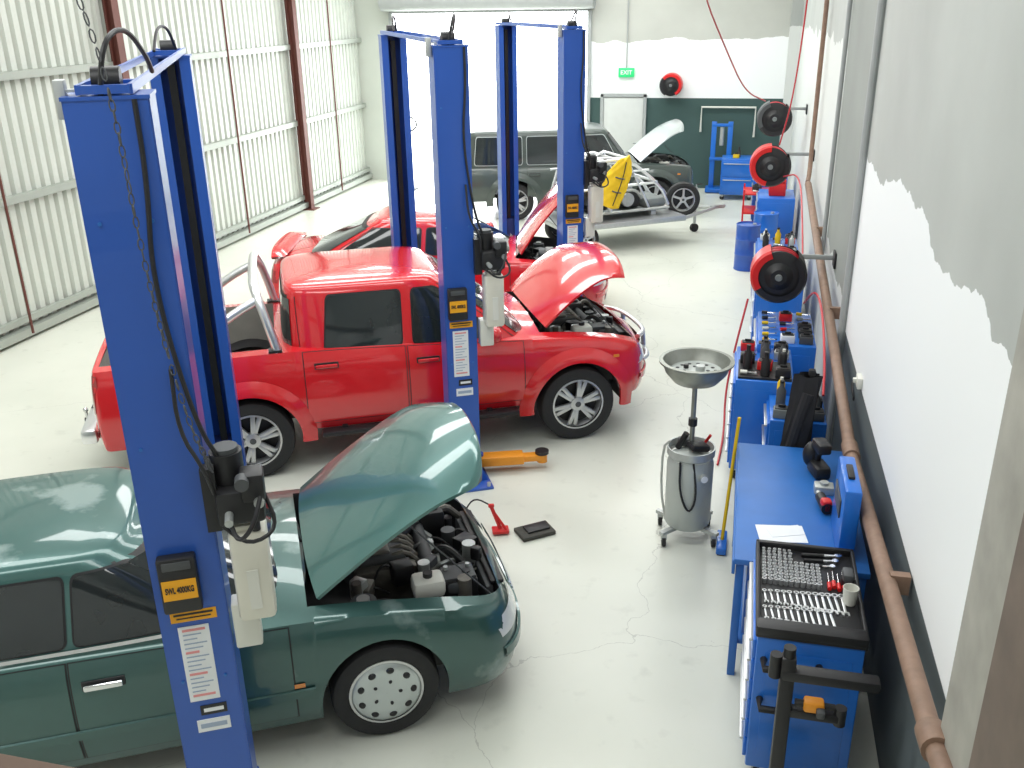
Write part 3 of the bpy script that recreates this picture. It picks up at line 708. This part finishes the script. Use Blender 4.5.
m=MB();m.lathe([(.001,1.455),(.19,1.455),(.197,1.47),(.19,1.462),(.001,1.462)],TNK,36)
for rr_,nn_ in ((.09,8),(.15,14)):
    for i in range(nn_):
        a=2*math.pi*i/nn_;m.cyl((rr_*math.cos(a),rr_*math.sin(a),1.462),(rr_*math.cos(a),rr_*math.sin(a),1.464),.015,BLK,n=10)
m.cyl((.03,0,1.462),(.03,0,1.505),.035,GALV);m.cyl((-.07,.06,1.462),(-.07,.06,1.49),.02,BLK);m.build('strainer',r)
m=MB();m.lathe([(.17,.74),(.19,.76),(.19,.82),(.18,.82),(.17,.78)],GALV,28);m.box((.05,-.03,.83),(.16,.12,.06),BLK,rot=(0,.2,.4),bev=.02);m.cyl((-.1,.05,.78),(-.04,.02,.92),.025,BLK);m.cyl((.1,.08,.78),(.15,.03,.9),.012,REDP)
m.box((-.04,.08,.82),(.12,.08,.07),DGREY,bev=.02)
m.build('tool_tray',r)
m=MB();m.tube([(-.1,-.16,.75),(-.1,-.19,.5),(-.02,-.2,.3),(.04,-.2,.45),(.0,-.17,.76)],.009,BLK,smooth=2);m.build('drain_hose',r)
m=MB();m.cyl((.08,-.16,.62),(.09,-.195,.62),.035,GALV);m.cyl((.09,-.195,.62),(.091,-.199,.62),.028,PAPER);m.build('gauge',r)

r=MB();r.box((0,0,.02),(.30,.20,.035),pm('dark_rubber_pad',(.05,.048,.04),.7,var=.3),bev=.008);r.box((.02,.01,.045),(.2,.12,.02),BLK,bev=.006)
tag(r.build('rubber_block',loc=(-1.46,6.64,0),rot=(0,0,rad(38))),'flat dark rubber lifting pad on the floor','rubber pad')
r=MB();r.box((0,0,.03),(.14,.1,.03),REDP,bev=.008);r.cyl((0,.0,.04),(-.07,.03,.24),.016,REDP);r.cyl((.05,-.03,.04),(-.06,.04,.2),.012,REDP);r.box((-.07,.03,.25),(.05,.03,.03),REDP,bev=.008);r.tube([(-.07,.03,.25),(-.2,.1,.3),(-.28,.16,.16),(-.3,.2,.01)],.007,BLK,smooth=2)
tag(r.build('axle_stand',loc=(-1.74,6.58,0),rot=(0,0,rad(20))),'small red steel stand with black cord beside rubber pad','stand')

# ---------------------------------------------------------------- benches & cabinets
def cabinet(pos,size,label,nd=5,rz=0,handle=False,name='tool_cabinet',mat=BLUE2,cast=True,group=None):
    L_,Wd,H=size
    r=thing(name,label,'tool cabinet',(pos[0],pos[1],0),rz,group)
    z0=.12 if cast else .02
    m=MB();m.box((0,0,(z0+H)/2),(L_,Wd,H-z0),mat,bev=.012);m.box((0,-Wd/2-.001,(z0+H)/2),(L_*.8,.006,(H-z0)*.8),mat,bev=.002);m.build('body',r)
    if cast:
        for x in (-L_*.38,L_*.38):
            for y in (-Wd*.42,Wd*.42): MB().cyl((x-.015,y,.05),(x+.015,y,.05),.05,RUB,n=18).box((x,y,.095),(.05,.06,.05),GALV).build('caster',r)
    hh=(H-z0-.08)/nd
    for i in range(nd):
        zc=z0+.04+hh*(i+.5);d_=MB().box((-L_/2-.008,0,zc),(.02,Wd-.06,hh-.012),mat,bev=.004).build('drawer',r)
        MB().box((-L_/2-.028,0,zc+hh*.32),(.025,Wd-.1,.018),ALU,bev=.005).build('drawer_handle',d_)
    if handle:
        for zc in (H-.14,H-.40):
            m=MB().tube([(-L_*.42,-Wd/2,zc),(-L_*.42,-Wd/2-.08,zc),(L_*.1,-Wd/2-.08,zc),(L_*.1,-Wd/2,zc)],.020,BLK,n=10)
            m.build('push_handle',r)
    return r
cab=cabinet((.53,4.68),(.54,.86,1.0),'bright blue roller tool cabinet with black foam tray on top',6,0,True)
m=MB();m.box((0,0,1.015),(.56,.88,.03),BLK,bev=.008)
for x in (-.27,.27): m.box((x,0,1.045),(.02,.88,.05),BLK,bev=.006)
m.box((0,.43,1.045),(.56,.03,.05),BLK,bev=.006)
m.box((0,-.40,1.045),(.56,.10,.06),BLK,bev=.018)
m.build('foam_tray',cab)
SOCK=MB().lathe([(.001,0),(.012,0),(.012,.028),(.008,.028),(.007,.01),(.001,.01)],BCHR,10)
base=None;zt=1.031
for i in range(11):
    for j in range(11):
        if i<4 and j>=6: continue
        if base is None: base=SOCK.build('socket')
        o=base if (i==0 and j==0) else base.copy()
        if o is not base: COL.objects.link(o)
        s_=.75+.035*i+.03*(j%4);o.scale=(s_,s_,s_)
        o.location=(.53-.235+j*.030+.003*math.sin(i*3.1+j),4.68+.38-i*.034,zt);tag(o,'small chrome socket in the black foam tray','socket','chrome sockets in the foam tray')
sp=MB();sp.box((0,0,.004),(.014,.15,.006),BCHR,bev=.002);sp.lathe([(.010,.0),(.019,.0),(.019,.009),(.010,.009),(.010,0)],BCHR,14,Matrix.Translation((0,.082,0)))
sp.box((-.013,-.088,.004),(.009,.03,.008),BCHR).box((.013,-.088,.004),(.009,.03,.008),BCHR).box((0,-.076,.004),(.03,.012,.008),BCHR)
base=None
for row,(yy,nn_) in enumerate(((4.68-.10,13),(4.68-.255,11))):
    for i in range(nn_):
        if base is None: base=sp.build('spanner');o=base
        else: o=base.copy();COL.objects.link(o)
        s_=.62+.03*i;o.scale=(s_*1.1,s_,1);o.location=(.53-.23+i*.0345,yy,zt+.001);o.rotation_euler=(0,0,.10+.04*math.sin(i*2));tag(o,'chrome combination spanner lying in the black tray','spanner','spanners in the foam tray')
base=None
for i in range(5):
    if base is None: base=MB().cyl((0,-.03,.012),(0,.03,.012),.012,REDP,n=12).cyl((0,.03,.012),(0,.13,.012),.004,CHR,n=8).build('screwdriver')
    o=base if i==0 else base.copy()
    if i: COL.objects.link(o)
    o.location=(.53+.12+i*.026,4.68+.06+.02*(i%2),zt);tag(o,'small screwdriver lying in the black foam tray','screwdriver','screwdrivers in the foam tray')
base=None
for i in range(3):
    if base is None: base=MB().cyl((0,-.08,.012),(0,.05,.012),.011,BLK,n=10).cyl((0,.05,.012),(0,.12,.012),.009,CHR,n=10).lathe([(.001,0),(.022,0),(.022,.022),(.001,.022)],CHR,14,Matrix.Translation((0,.13,0))).build('ratchet')
    o=base if i==0 else base.copy()
    if i: COL.objects.link(o)
    s_=1-.15*i;o.scale=(s_,s_,s_);o.location=(.53+.06,4.68+.37-i*.055,zt);o.rotation_euler=(0,0,-1.45)
    tag(o,'chrome ratchet handle resting in the foam tray','ratchet','ratchets in the foam tray')
m=MB();m.lathe([(.001,0),(.034,0),(.042,.10),(.039,.10),(.032,.01),(.001,.01)],WHT,20);tag(m.build('cup',loc=(.745,4.61,1.033)),'white disposable cup on the tool cabinet','cup')
m=MB();m.cyl((0,0,0),(0,0,.05),.04,BLK,n=20);m.box((0,.0,.07),(.06,.1,.05),DGREY,bev=.015);tag(m.build('torque_adaptor',loc=(.745,4.78,1.034)),'black round tool case lying in the tray','tool case')
m=MB();m.box((0,0,.24),(.10,.5,.48),BLUE2,bev=.015);m.box((-.055,0,.3),(.01,.3,.12),DGREY,bev=.004);m.box((0,0,.49),(.04,.18,.02),BLK,bev=.006)
tag(m.build('tool_case',loc=(.79,5.5,.902)),'upright blue steel tool case against the wall','tool case')
r=thing('engine_stand','black steel stand with horizontal padded arms','stand',(.40,3.95,0),0)
m=MB();m.box((0,0,.05),(.5,.08,.06),BLK,bev=.01).box((0,.03,.05),(.08,.3,.06),BLK,bev=.01);m.build('base',r)
m=MB();m.box((0,0,.6),(.07,.07,1.06),BLK,bev=.01);m.cyl((0,0,1.12),(0,0,1.18),.03,BLK);m.build('upright',r)
m=MB();m.box((.2,0,1.03),(.46,.08,.06),BLK,bev=.015);m.cyl((-.06,0,1.0),(-.06,0,1.13),.03,BLK);m.build('arm',r)
m=MB();m.box((.13,0,.80),(.28,.06,.05),BLK,bev=.012);m.cyl((.27,0,.76),(.27,0,.86),.03,BLK);m.build('arm',r)
m=MB();m.box((0,0,.035),(.1,.07,.06),ORG,bev=.015);m.cyl((-.04,0,.035),(-.09,0,.035),.02,BLK);m.cyl((.05,0,.035),(.10,0,.035),.018,BLK);m.box((.03,-.05,.03),(.04,.05,.04),DGREY,bev=.01)
tag(m.build('drill',loc=(.54,3.94,.828)),'orange and black cordless drill on the stand arm','drill')
r=thing('workbench','long blue steel workbench with flat top along the wall','workbench',(.53,5.99,0),0)
m=MB();m.box((0,0,.88),(.8,1.7,.04),BLUE3,bev=.006);m.box((-.4,0,.84),(.02,1.7,.1),BLUE3,bev=.004);m.build('top',r)
for x in (-.36,.36):
    for y in (-.8,.8): MB().box((x,y,.43),(.05,.05,.86),BLUE3,bev=.004).build('leg',r)
m=MB();m.box((0,0,.25),(.72,1.6,.02),BLUE3);m.build('shelf',r)
m=MB();m.box((-.3,.0,.56),(.03,1.55,.52),BLUE2,bev=.006);m.build('front_panel',r)
m=MB();m.box((0,0,.002),(.3,.21,.003),PAPER);m.box((.03,.03,.005),(.22,.12,.003),PAPER,rot=(0,0,.2))
tag(m.build('paper_sheet',loc=(.42,5.5,.902),rot=(0,0,.15)),'loose white paper sheets on the blue bench','paper')
m=MB();m.box((0,0,.05),(.12,.2,.1),BLK,bev=.03);m.cyl((0,.05,.1),(0,.02,.22),.025,BLK);m.box((.0,.0,.23),(.1,.16,.08),BLK,bev=.02)
m.ell((-.02,.1,.12),(.07,.06,.1),BLK)
tag(m.build('angle_grinder',loc=(.70,6.40,.9),rot=(0,0,.3)),'black power tool standing on the blue bench','power tool')
m=MB();m.cyl((0,-.1,.05),(0,.08,.05),.04,BLK,r1=.035);m.cyl((0,.08,.05),(0,.13,.05),.02,GALV);m.box((0,-.06,.06),(.07,.08,.09),REDP,bev=.02);m.cyl((0,-.05,.03),(.09,-.1,.03),.022,BLK)
tag(m.build('impact_wrench',loc=(.7,5.90,.9),rot=(0,0,.2)),'red and black impact wrench lying on the bench','impact wrench')
m=MB();m.box((0,0,.03),(.13,.1,.06),GALV,bev=.008);m.cyl((0,0,.06),(0,0,.08),.03,GALV)
tag(m.build('scale',loc=(.72,6.14,.9)),'small grey metal box on the bench','metal box')
m=MB();rows=[]
for i in range(12):
    z=1.42-i*.062;f=i/11;hw=.07+.09*min(1,f*2.2)+.03*f;rows.append([(-.06*f+.05*math.sin(k_*1.3+i*.4)*.25+.07*math.sin(2*math.pi*k_/24)*(1+.3*f)+.03*math.sin(k_*2),hw*math.cos(2*math.pi*k_/24),z) for k_ in range(24)])
m.grid(rows,JACKET,True);m.tube([(0,.1,1.3),(-.03,.17,1.1),(-.08,.18,.8)],.045,JACKET,n=10,smooth=2);m.tube([(0,-.1,1.3),(-.05,-.15,1.1),(-.10,-.155,.82)],.045,JACKET,n=10,smooth=2)
m.box((.02,0,1.44),(.05,.06,.05),JACKET,bev=.01)
tag(m.build('jacket',loc=(.62,7.06,.0)),'black jacket hanging beside the workbench','jacket')
m=MB();m.cyl((0,0,.02),(.02,.0,1.15),.014,YELV,n=10);m.box((0,0,.04),(.08,.3,.06),BLUE2,bev=.01);m.box((0,0,.015),(.06,.28,.03),BLK)
tag(m.build('broom',loc=(.06,6.75,0),rot=(0,rad(2),0)),'yellow-handled broom leaning on the workbench end','broom')

c2=cabinet((.33,8.37),(.50,.9,1.0),'blue roller tool chest cluttered with tools',6,0,False)
m=MB();m.box((0,-.2,1.01),(.46,.44,.02),BLK);m.build('tray',c2)
c3=cabinet((.60,7.60),(.45,.56,.9),'blue tool chest with open shelves by the wall',4,0,False,cast=False)
c4=cabinet((.56,9.6),(.55,1.1,.95),'blue steel cabinet under the hose reel',4,0,False,cast=False)
def clutter(cx,cy,z,lx,ly,n,nx=None,tall=True):
    nx=nx or (3 if n>=9 else (2 if n>5 else 1))
    ny=math.ceil(n/nx);c_=0
    for iy in range(ny):
        for ix in range(nx):
            if c_>=n: return
            c_+=1
            x=cx+(lx*(-1+2*ix/(nx-1))*.85 if nx>1 else random.uniform(-.4,.4)*lx);y=cy-ly+2*ly*(iy+.5)/ny
            t=random.choice(('bottle','box','tool','can','box','tool') if tall else ('box','tool','tool'))
            mt=random.choice((REDP,BLK,WHT,DGREY,BLUE2,YELV,GALV,BLK,BLK,DGREY,MGREY,PAPER))
            if t=='bottle':
                m=MB();m.lathe([(.001,0),(.04,0),(.04,.13),(.018,.17),(.018,.2),(.001,.2)],mt,16);m.cyl((0,0,.2),(0,0,.22),.02,BLK);tag(m.build('bottle',loc=(x,y,z)),'plastic fluid bottle on the tool cabinet','bottle')
            elif t=='can':
                m=MB();m.lathe([(.001,0),(.033,0),(.033,.15),(.025,.165),(.012,.18),(.001,.18)],mt,16);m.cyl((0,0,.165),(0,0,.2),.014,WHT);tag(m.build('spray_can',loc=(x,y,z)),'aerosol spray can standing on the cabinet','spray can')
            elif t=='box':
                m=MB();m.box((0,0,.04),(.13,.10,.08),mt,bev=.008);m.box((0,0,.084),(.11,.08,.01),BLK,bev=.003);m.box((0,0,.1),(.06,.015,.02),BLK,bev=.004);tag(m.build('parts_case',loc=(x,y,z),rot=(0,0,random.uniform(-.15,.15))),'small plastic parts case on the cabinet','case')
            else:
                m=MB();m.cyl((-.06,0,.02),(.0,0,.02),.018,mt,n=12);m.cyl((.0,0,.02),(.07,0,.02),.008,CHR,n=8);m.box((.072,0,.02),(.02,.03,.015),CHR);tag(m.build('hand_tool',loc=(x,y,z),rot=(0,0,random.uniform(-.3,.3))),'steel hand tool with plastic grip on the cabinet','hand tool')
clutter(.33,8.18,1.021,.18,.24,9);clutter(.33,8.62,1.001,.18,.2,6,3)
clutter(.60,7.60,.901,.16,.26,8,2)
clutter(.56,9.6,.951,.21,.53,18,3,False)

def reel(pos,rr,label,wx,cover=REDP,ax='y',a0=110,a1=215):
    r=thing('hose_reel',label,'hose reel',pos,0)
    M=Matrix.Rotation(rad(90),4,'X');hd=.15
    m=MB()
    for z in (-hd,hd-.01): m.lathe([(rr*.25,z),(rr*.92,z),(rr*.97,z+.006),(rr*.92,z+.012),(rr*.25,z+.012)],BLK,32,M)
    m.lathe([(rr*.3,-hd),(rr*.3,hd)],DGREY,20,M);m.lathe([(.001,hd+.05),(rr*.30,hd+.05),(rr*.42,hd+.02),(rr*.55,hd+.0)],BLK,24,M)
    m.lathe([(.001,hd+.07),(rr*.12,hd+.07),(rr*.14,hd+.05)],MGREY,16,M)
    m.build('drum',r)
    m=MB()
    for k_ in range(7):
        r2=(.86,.8,.84,.88,.82,.86,.8)[k_];z=-.12+k_*.04;pts=[M@Vector((rr*r2*math.cos(2*math.pi*i/28),rr*r2*math.sin(2*math.pi*i/28),z)) for i in range(28)]
        m.tube(pts,.022,BLK if k_%3 else REDH,n=8,closed=True)
    m.build('hose_coil',r)
    for (b0,b1,mt) in ((a0,a1,cover),(a1,a0+360-60,BLK)):
        m=MB();rows=[]
        for i in range(19):
            a=rad(b0+(b1-b0)*i/18);rows.append([M@Vector((q_*math.cos(a),q_*math.sin(a),z)) for q_,z in ((rr*.76,hd+.03),(rr*.98,hd+.03),(rr*1.06,hd),(rr*1.06,-hd),(rr*.98,-hd-.02),(rr*.76,-hd-.02))])
        m.grid(rows,mt);m.build('cover',r)
    m=MB();d_=wx-pos[0]
    if ax=='y':
        zo=.14
        m.box((d_/2,.19,zo),(d_-.02,.03,.05),GRYW,bev=.006);m.box((d_-.014,.12,zo),(.02,.2,.16),BLK,bev=.004);m.box((rr*.0,.19,.0),(.08,.03,zo*2),BLK)
    else:
        m.box((0,wx,0),(.25,.02,.25),BLK,bev=.004);m.box((0,wx/2+.05,0),(.08,max(.02,wx-.1),.08),BLK)
    m.build('wall_bracket',r)
    return r
reel((.45,9.95,1.44),.27,'large black retractable hose reel with red guard on wall bracket',XW)
reel((.40,14.6,1.83),.28,'red and black air hose reel mounted on the wall',XW,a0=90,a1=260)
reel((.48,17.4,2.2),.28,'dark hose reel mounted high on the wall',XW,DGREY)
reel((-1.7,YB-.25,2.35),.24,'black and red hose reel on the rear wall',.23,REDP,'b',a0=-60,a1=140)
def hose(pts,lab,name='air_hose',mat=REDH,r_=.011):
    tag(MB().tube(pts,r_,mat,n=8,smooth=3).build(name),lab,'hose')
hose([(-.95,10.5,ZC-.03),(-.65,12,4.3),(-.35,14,3.5),(-.05,16,2.75),(.3,17.2,2.5)],'red air hose draping from the ceiling to a reel')
hose([(.72,14,ZC-.03),(.68,14,4),(.62,14.2,2.8),(.5,14.4,2.15)],'red air hose hanging straight down to a reel')
hose([(.6,14.4,1.7),(.78,13.5,1.9),(.78,12,1.5),(.76,10.9,1.2),(.7,10.5,1.2)],'red air hose looping between reels')
hose([(.16,9.75,1.2),(.06,9.5,.7),(.0,9.3,.3),(.02,8.9,.02),(-.02,8.2,.012)],'thin red air hose drooping to the floor')
hose([(.72,9.7,1.2),(.78,9.2,1.5),(.80,8.5,1.5),(.80,7.8,1.25),(.78,7.45,1.1)],'red air hose running along the wall')
r=thing('power_outlet','white wall power outlet with black cord plugged in','power outlet',(XW-.02,7.15,1.36),0)
MB().box((0,0,0),(.04,.13,.09),WHT,bev=.008).box((-.03,.02,0),(.03,.035,.035),WHT,bev=.005).build('socket_plate',r)
MB().tube([(-.04,.02,0),(-.05,.0,-.04),(-.035,-.06,-.1),(-.03,-.05,-.14)],.008,BLK,smooth=2).build('cord',r)

def drum(pos,rr,h,mat,label):
    m=MB();m.lathe([(.001,0),(rr,0),(rr*1.03,.01),(rr,.03),(rr,h*.33),(rr*1.03,h*.345),(rr,h*.36),(rr,h*.66),(rr*1.03,h*.675),(rr,h*.69),(rr,h-.02),(rr*1.03,h-.005),(rr*.97,h),(rr*.95,h-.02),(.001,h-.02)],mat,28)
    m.cyl((rr*.5,0,h-.02),(rr*.5,0,h+.01),.03,GALV);tag(m.build('oil_drum',loc=(*pos,0)),label,'drum')
drum((.17,15.5),.19,.75,BLUE,'small dark blue steel oil drum on the floor')
drum((.45,16.2),.2,.8,BLUE2,'blue steel drum beside the tool trolleys')
cabinet((.56,12.0),(.55,1.0,.92),'blue steel storage cabinet along the wall',4,cast=False)
cabinet((.56,13.3),(.55,1.0,.92),'blue steel storage cabinet with tools on top',4,cast=False)
cabinet((.62,17.1),(.6,.9,.95),'blue roller tool cabinet with red toolbox',5)
cabinet((.55,19.0),(.6,.9,1.0),'blue tool trolley near the rear wall',4)
c=cabinet((-.1,21.6),(.6,.7,.9),'blue parts-washer cabinet against the rear wall',2,90)
clutter(.56,12,.921,.2,.47,15,3);clutter(.56,13.3,.921,.2,.47,15,3);clutter(.55,19,1.001,.2,.38,9,3);clutter(-.1,21.6,.901,.2,.2,3)
def toolbox(loc,mat,label,rz=0):
    r=thing('toolbox',label,'toolbox',loc,rz)
    MB().box((0,0,.11),(.28,.5,.22),mat,bev=.015).build('body',r)
    MB().box((0,0,.25),(.28,.5,.06),mat,bev=.02).build('lid',r)
    MB().tube([(0,-.12,.28),(0,-.12,.33),(0,.12,.33),(0,.12,.28)],.012,BLK,smooth=1).build('handle',r)
toolbox((.62,17.1,.952),REDP,'red steel toolbox standing on the blue cabinet')
toolbox((.62,14.9,0),REDP,'red steel toolbox standing on the floor by the wall')
r=MB();r.box((0,0,.45),(.5,.7,.03),REDP,bev=.01).box((0,0,.8),(.5,.7,.03),REDP,bev=.01).box((0,0,.15),(.5,.7,.03),REDP,bev=.01)
for x in (-.23,.23):
    for y in (-.33,.33): r.box((x,y,.45),(.03,.03,.86),REDP);r.cyl((x-.01,y,.035),(x+.01,y,.035),.035,RUB)
tag(r.build('tool_trolley',loc=(.3,18.1,0)),'red three-tier tool trolley','trolley')
clutter(.3,18.1,.816,.1,.25,4)
r=thing('workshop_press','tall blue twin-column workshop press against the rear wall','press',(-.5,22.3,0),0)
for x in (-.18,.18): MB().box((x,0,.8),(.11,.08,1.55),BLUE2,bev=.008).build('upright',r)
MB().box((0,0,.06),(.6,.5,.08),BLUE2,bev=.01).build('base',r)
MB().box((0,0,1.5),(.44,.1,.06),BLUE2,bev=.01).box((0,0,.75),(.5,.14,.06),BLUE2,bev=.01).cyl((0,0,1.45),(0,0,1.05),.05,GALV).build('crosshead',r)
m=MB();m.tube([(-1.0,YB-.06,1.3),(-1.0,YB-.06,1.85),(.2,YB-.06,1.85),(.2,YB-.06,1.2)],.025,WHT,n=8)
tag(m.build('wall_pipe'),'white plastic pipework fixed on the rear wall','pipe')
r=thing('exit_sign','green and white EXIT sign above the rear door','exit sign',(-2.75,YB-.04,2.6),0)
MB().box((0,0,0),(.36,.06,.2),EXITG,bev=.01).build('sign_body',r)
text('EXIT',.13,PAPER,'sign_text',r,(0,-.034,0),(rad(90),0,0),off=.02)
MB().cyl((0,.0,.1),(0,.0,1.6),.015,GRYW,n=8).build('conduit',r)

# ---------------------------------------------------------------- trailer
tr=thing('trailer','galvanised car trailer with spare wheel and jockey wheel','trailer',(-2.3,16.9,0),35)
m=MB()
for s in (1,-1):
    m.box((0,s*.68,.48),(2.4,.05,.08),GALV,bev=.006);m.tube([(1.2,s*.6,.46),(2.2,s*.05,.46)],.035,GALV,n=8)
for x in (-1.17,-.4,.4,1.17): m.box((x,0,.47),(.05,1.36,.06),GALV)
m.box((0,0,.525),(2.4,1.40,.015),ALU);m.box((2.3,0,.47),(.28,.07,.07),GALV,bev=.01);m.ell((2.43,0,.47),(.06,.045,.045),GALV)
m.cyl((-.75,-.5,.26),(-.75,.5,.26),.03,GALV);m.build('chassis',tr)
for s in (1,-1): wheel(tr,-.75,s*.55,.26,.075,'five',s)
m=MB();m.cyl((1.9,.12,.12),(1.9,.12,.85),.028,GALV);m.cyl((1.9,.12,.85),(1.9,.12,.9),.012,GALV);m.cyl((1.9,.12,.9),(2.02,.12,.9),.012,BLK);m.cyl((1.9,.09,.08),(1.9,.15,.08),.08,RUB,n=20);m.build('jockey_wheel',tr)
sw=wheel(tr,1.42,-.1,.31,.08,'five',-1);sw.name='spare_wheel';sw.location=(1.42,-.2,.72);sw.rotation_euler=(0,0,rad(-25))
MB().box((1.42,-.1,.55),(.05,.05,.2),GALV).build('spare_bracket',tr)
dg=thing('buggy','stripped buggy with silver tubular frame strapped on the trailer','buggy',(-2.3,16.9,.535),35)
m=MB()
for s in (1,-1):
    m.tube([(-1.05,s*.5,.12),(1.0,s*.42,.12)],.025,GALV,n=8)
m.box((0,0,.10),(1.9,.86,.02),MGREY);m.box((.78,0,.2),(.4,.7,.18),MGREY,bev=.05);m.box((-.9,0,.2),(.25,.8,.16),DGREY,bev=.04)
for x in (-.8,.7): m.box((x,0,.04),(.1,.8,.08),GALV)
m.build('floor_pan',dg)
m=MB()
for s in (1,-1):
    m.tube([(-1.0,s*.48,.12),(-.75,s*.46,1.0),(.1,s*.46,1.05),(.85,s*.35,.5),(1.05,s*.3,.14)],.03,BCHR,n=8,smooth=1);m.tube([(-.2,s*.46,.12),(-.1,s*.46,1.03)],.025,BCHR,n=8)
    m.tube([(-.9,s*.47,.55),(.7,s*.4,.58)],.025,BCHR,n=8);m.tube([(-.75,s*.46,1.0),(-.2,s*.46,.14),(.1,s*.46,1.05),(.6,s*.4,.14)],.022,BCHR,n=8)
    m.tube([(-.95,s*.47,.8),(.55,s*.43,.82)],.02,BCHR,n=8)
for x,z in ((-.75,1.0),(.1,1.05),(-.35,1.03),(.7,.6),(-.95,.3)): m.tube([(x,-.46,z),(x,.46,z)],.026,BCHR,n=8)
m.tube([(-.75,-.46,1.0),(.1,.46,1.05)],.02,BCHR,n=8);m.tube([(-.75,.46,1.0),(.1,-.46,1.05)],.02,BCHR,n=8)
m.build('tube_frame',dg)
MB().box((-.4,0,.22),(.4,.7,.14),BLK,bev=.03).box((-.62,0,.45),(.12,.7,.4),BLK,rot=(0,-.2,0),bev=.04).build('seat',dg)
m=MB().box((.28,.0,.28),(.45,.5,.3),DARK,bev=.04).cyl((.3,-.1,.43),(.3,-.1,.5),.1,GALV).cyl((.2,-.28,.3),(.2,-.36,.3),.12,GALV,n=20)
m.tube([(.1,-.2,.4),(.3,-.4,.5),(.5,-.3,.3)],.025,GALV,smooth=2);m.build('engine',dg)
m=MB();rows=[]
for i in range(26):
    f=i/25;z=.46-.86*f;sh_=.07+.17*min(1,f*2.6)**.7-.03*f
    rows.append([((sh_+.015*math.sin(k_*2.1+i*.5))*math.cos(2*math.pi*k_/24)-.10*f,(.05+.04*f+.016*math.sin(k_*1.7+i*.8))*math.sin(2*math.pi*k_/24),z+.05*math.cos(2*math.pi*k_/24)*(1-f)+.02*math.sin(k_*.9)) for k_ in range(24)])
m.grid(rows,YELV,True);m.add(rows[0],[list(range(24))],YELV);m.add(rows[-1],[list(range(24))],YELV)
m.tube([(.03,-.07,.4),(.03,-.105,.1),(-.04,-.125,-.36)],.009,BLK,n=6,smooth=2)
for zz in (.12,-.12): m.tube([(-.10,-.085,zz),(-.02,-.115,zz-.01),(.06,-.10,zz)],.012,DGREY,n=6,smooth=1)
tag(m.build('life_vest',loc=(-2.06,16.26,1.18),rot=(rad(-5),rad(14),rad(20)),ang=80),'yellow life vest draped over the silver buggy frame','life vest')
r=MB();r.tube([(-8.0,YB-1.2,1.55),(-7.7,YB-1.2,1.75),(-7.45,YB-1.2,1.55),(-7.6,YB-1.2,1.35),(-7.9,YB-1.2,1.38),(-8.0,YB-1.2,1.55)],.02,BLK,smooth=2);r.cyl((-7.75,YB-1.2,1.34),(-7.75,YB-1.2,0),.02,BLK);r.box((-7.75,YB-1.2,.02),(.35,.35,.04),BLK,bev=.01)
tag(r.build('mirror_stand'),'round black-framed mirror on a thin stand by the roller door','mirror')

# ---------------------------------------------------------------- lights
def area(loc,sx,sy,e,rot=(0,0,0),col=(1,1,1)):
    l=bpy.data.lights.new('skylight','AREA');l.shape='RECTANGLE';l.size=sx;l.size_y=sy;l.energy=e;l.color=col
    o=bpy.data.objects.new('skylight',l);COL.objects.link(o);o.location=loc;o.rotation_euler=rot
for yy,e_ in ((1.5,215),(5.2,225),(8.9,235),(12.6,250),(16.3,285),(20.0,330)): area((-4.1,yy,ZC-.06),8.6,1.1,e_,col=(.98,1,.985))
w=bpy.data.worlds.new('world');scene.world=w;w.use_nodes=True
bg=w.node_tree.nodes['Background'];bg.inputs[0].default_value=(.95,.98,1,1);bg.inputs[1].default_value=9.0
# ---------------------------------------------------------------- camera
cd=bpy.data.cameras.new('camera');cam=bpy.data.objects.new('camera',cd);COL.objects.link(cam)
cd.sensor_width=36;cd.lens=938/1024*36;cd.clip_end=200
X=Vector((.9723,.2331,-.0152));F=Vector((-.2216,.8999,-.3754)).normalized()
X=(X-F*X.dot(F)).normalized();Yv=(-F).cross(X)
M=Matrix((X,Yv,-F)).transposed().to_4x4();M.translation=(0,0,4.1)
cam.matrix_world=M
scene.camera=cam
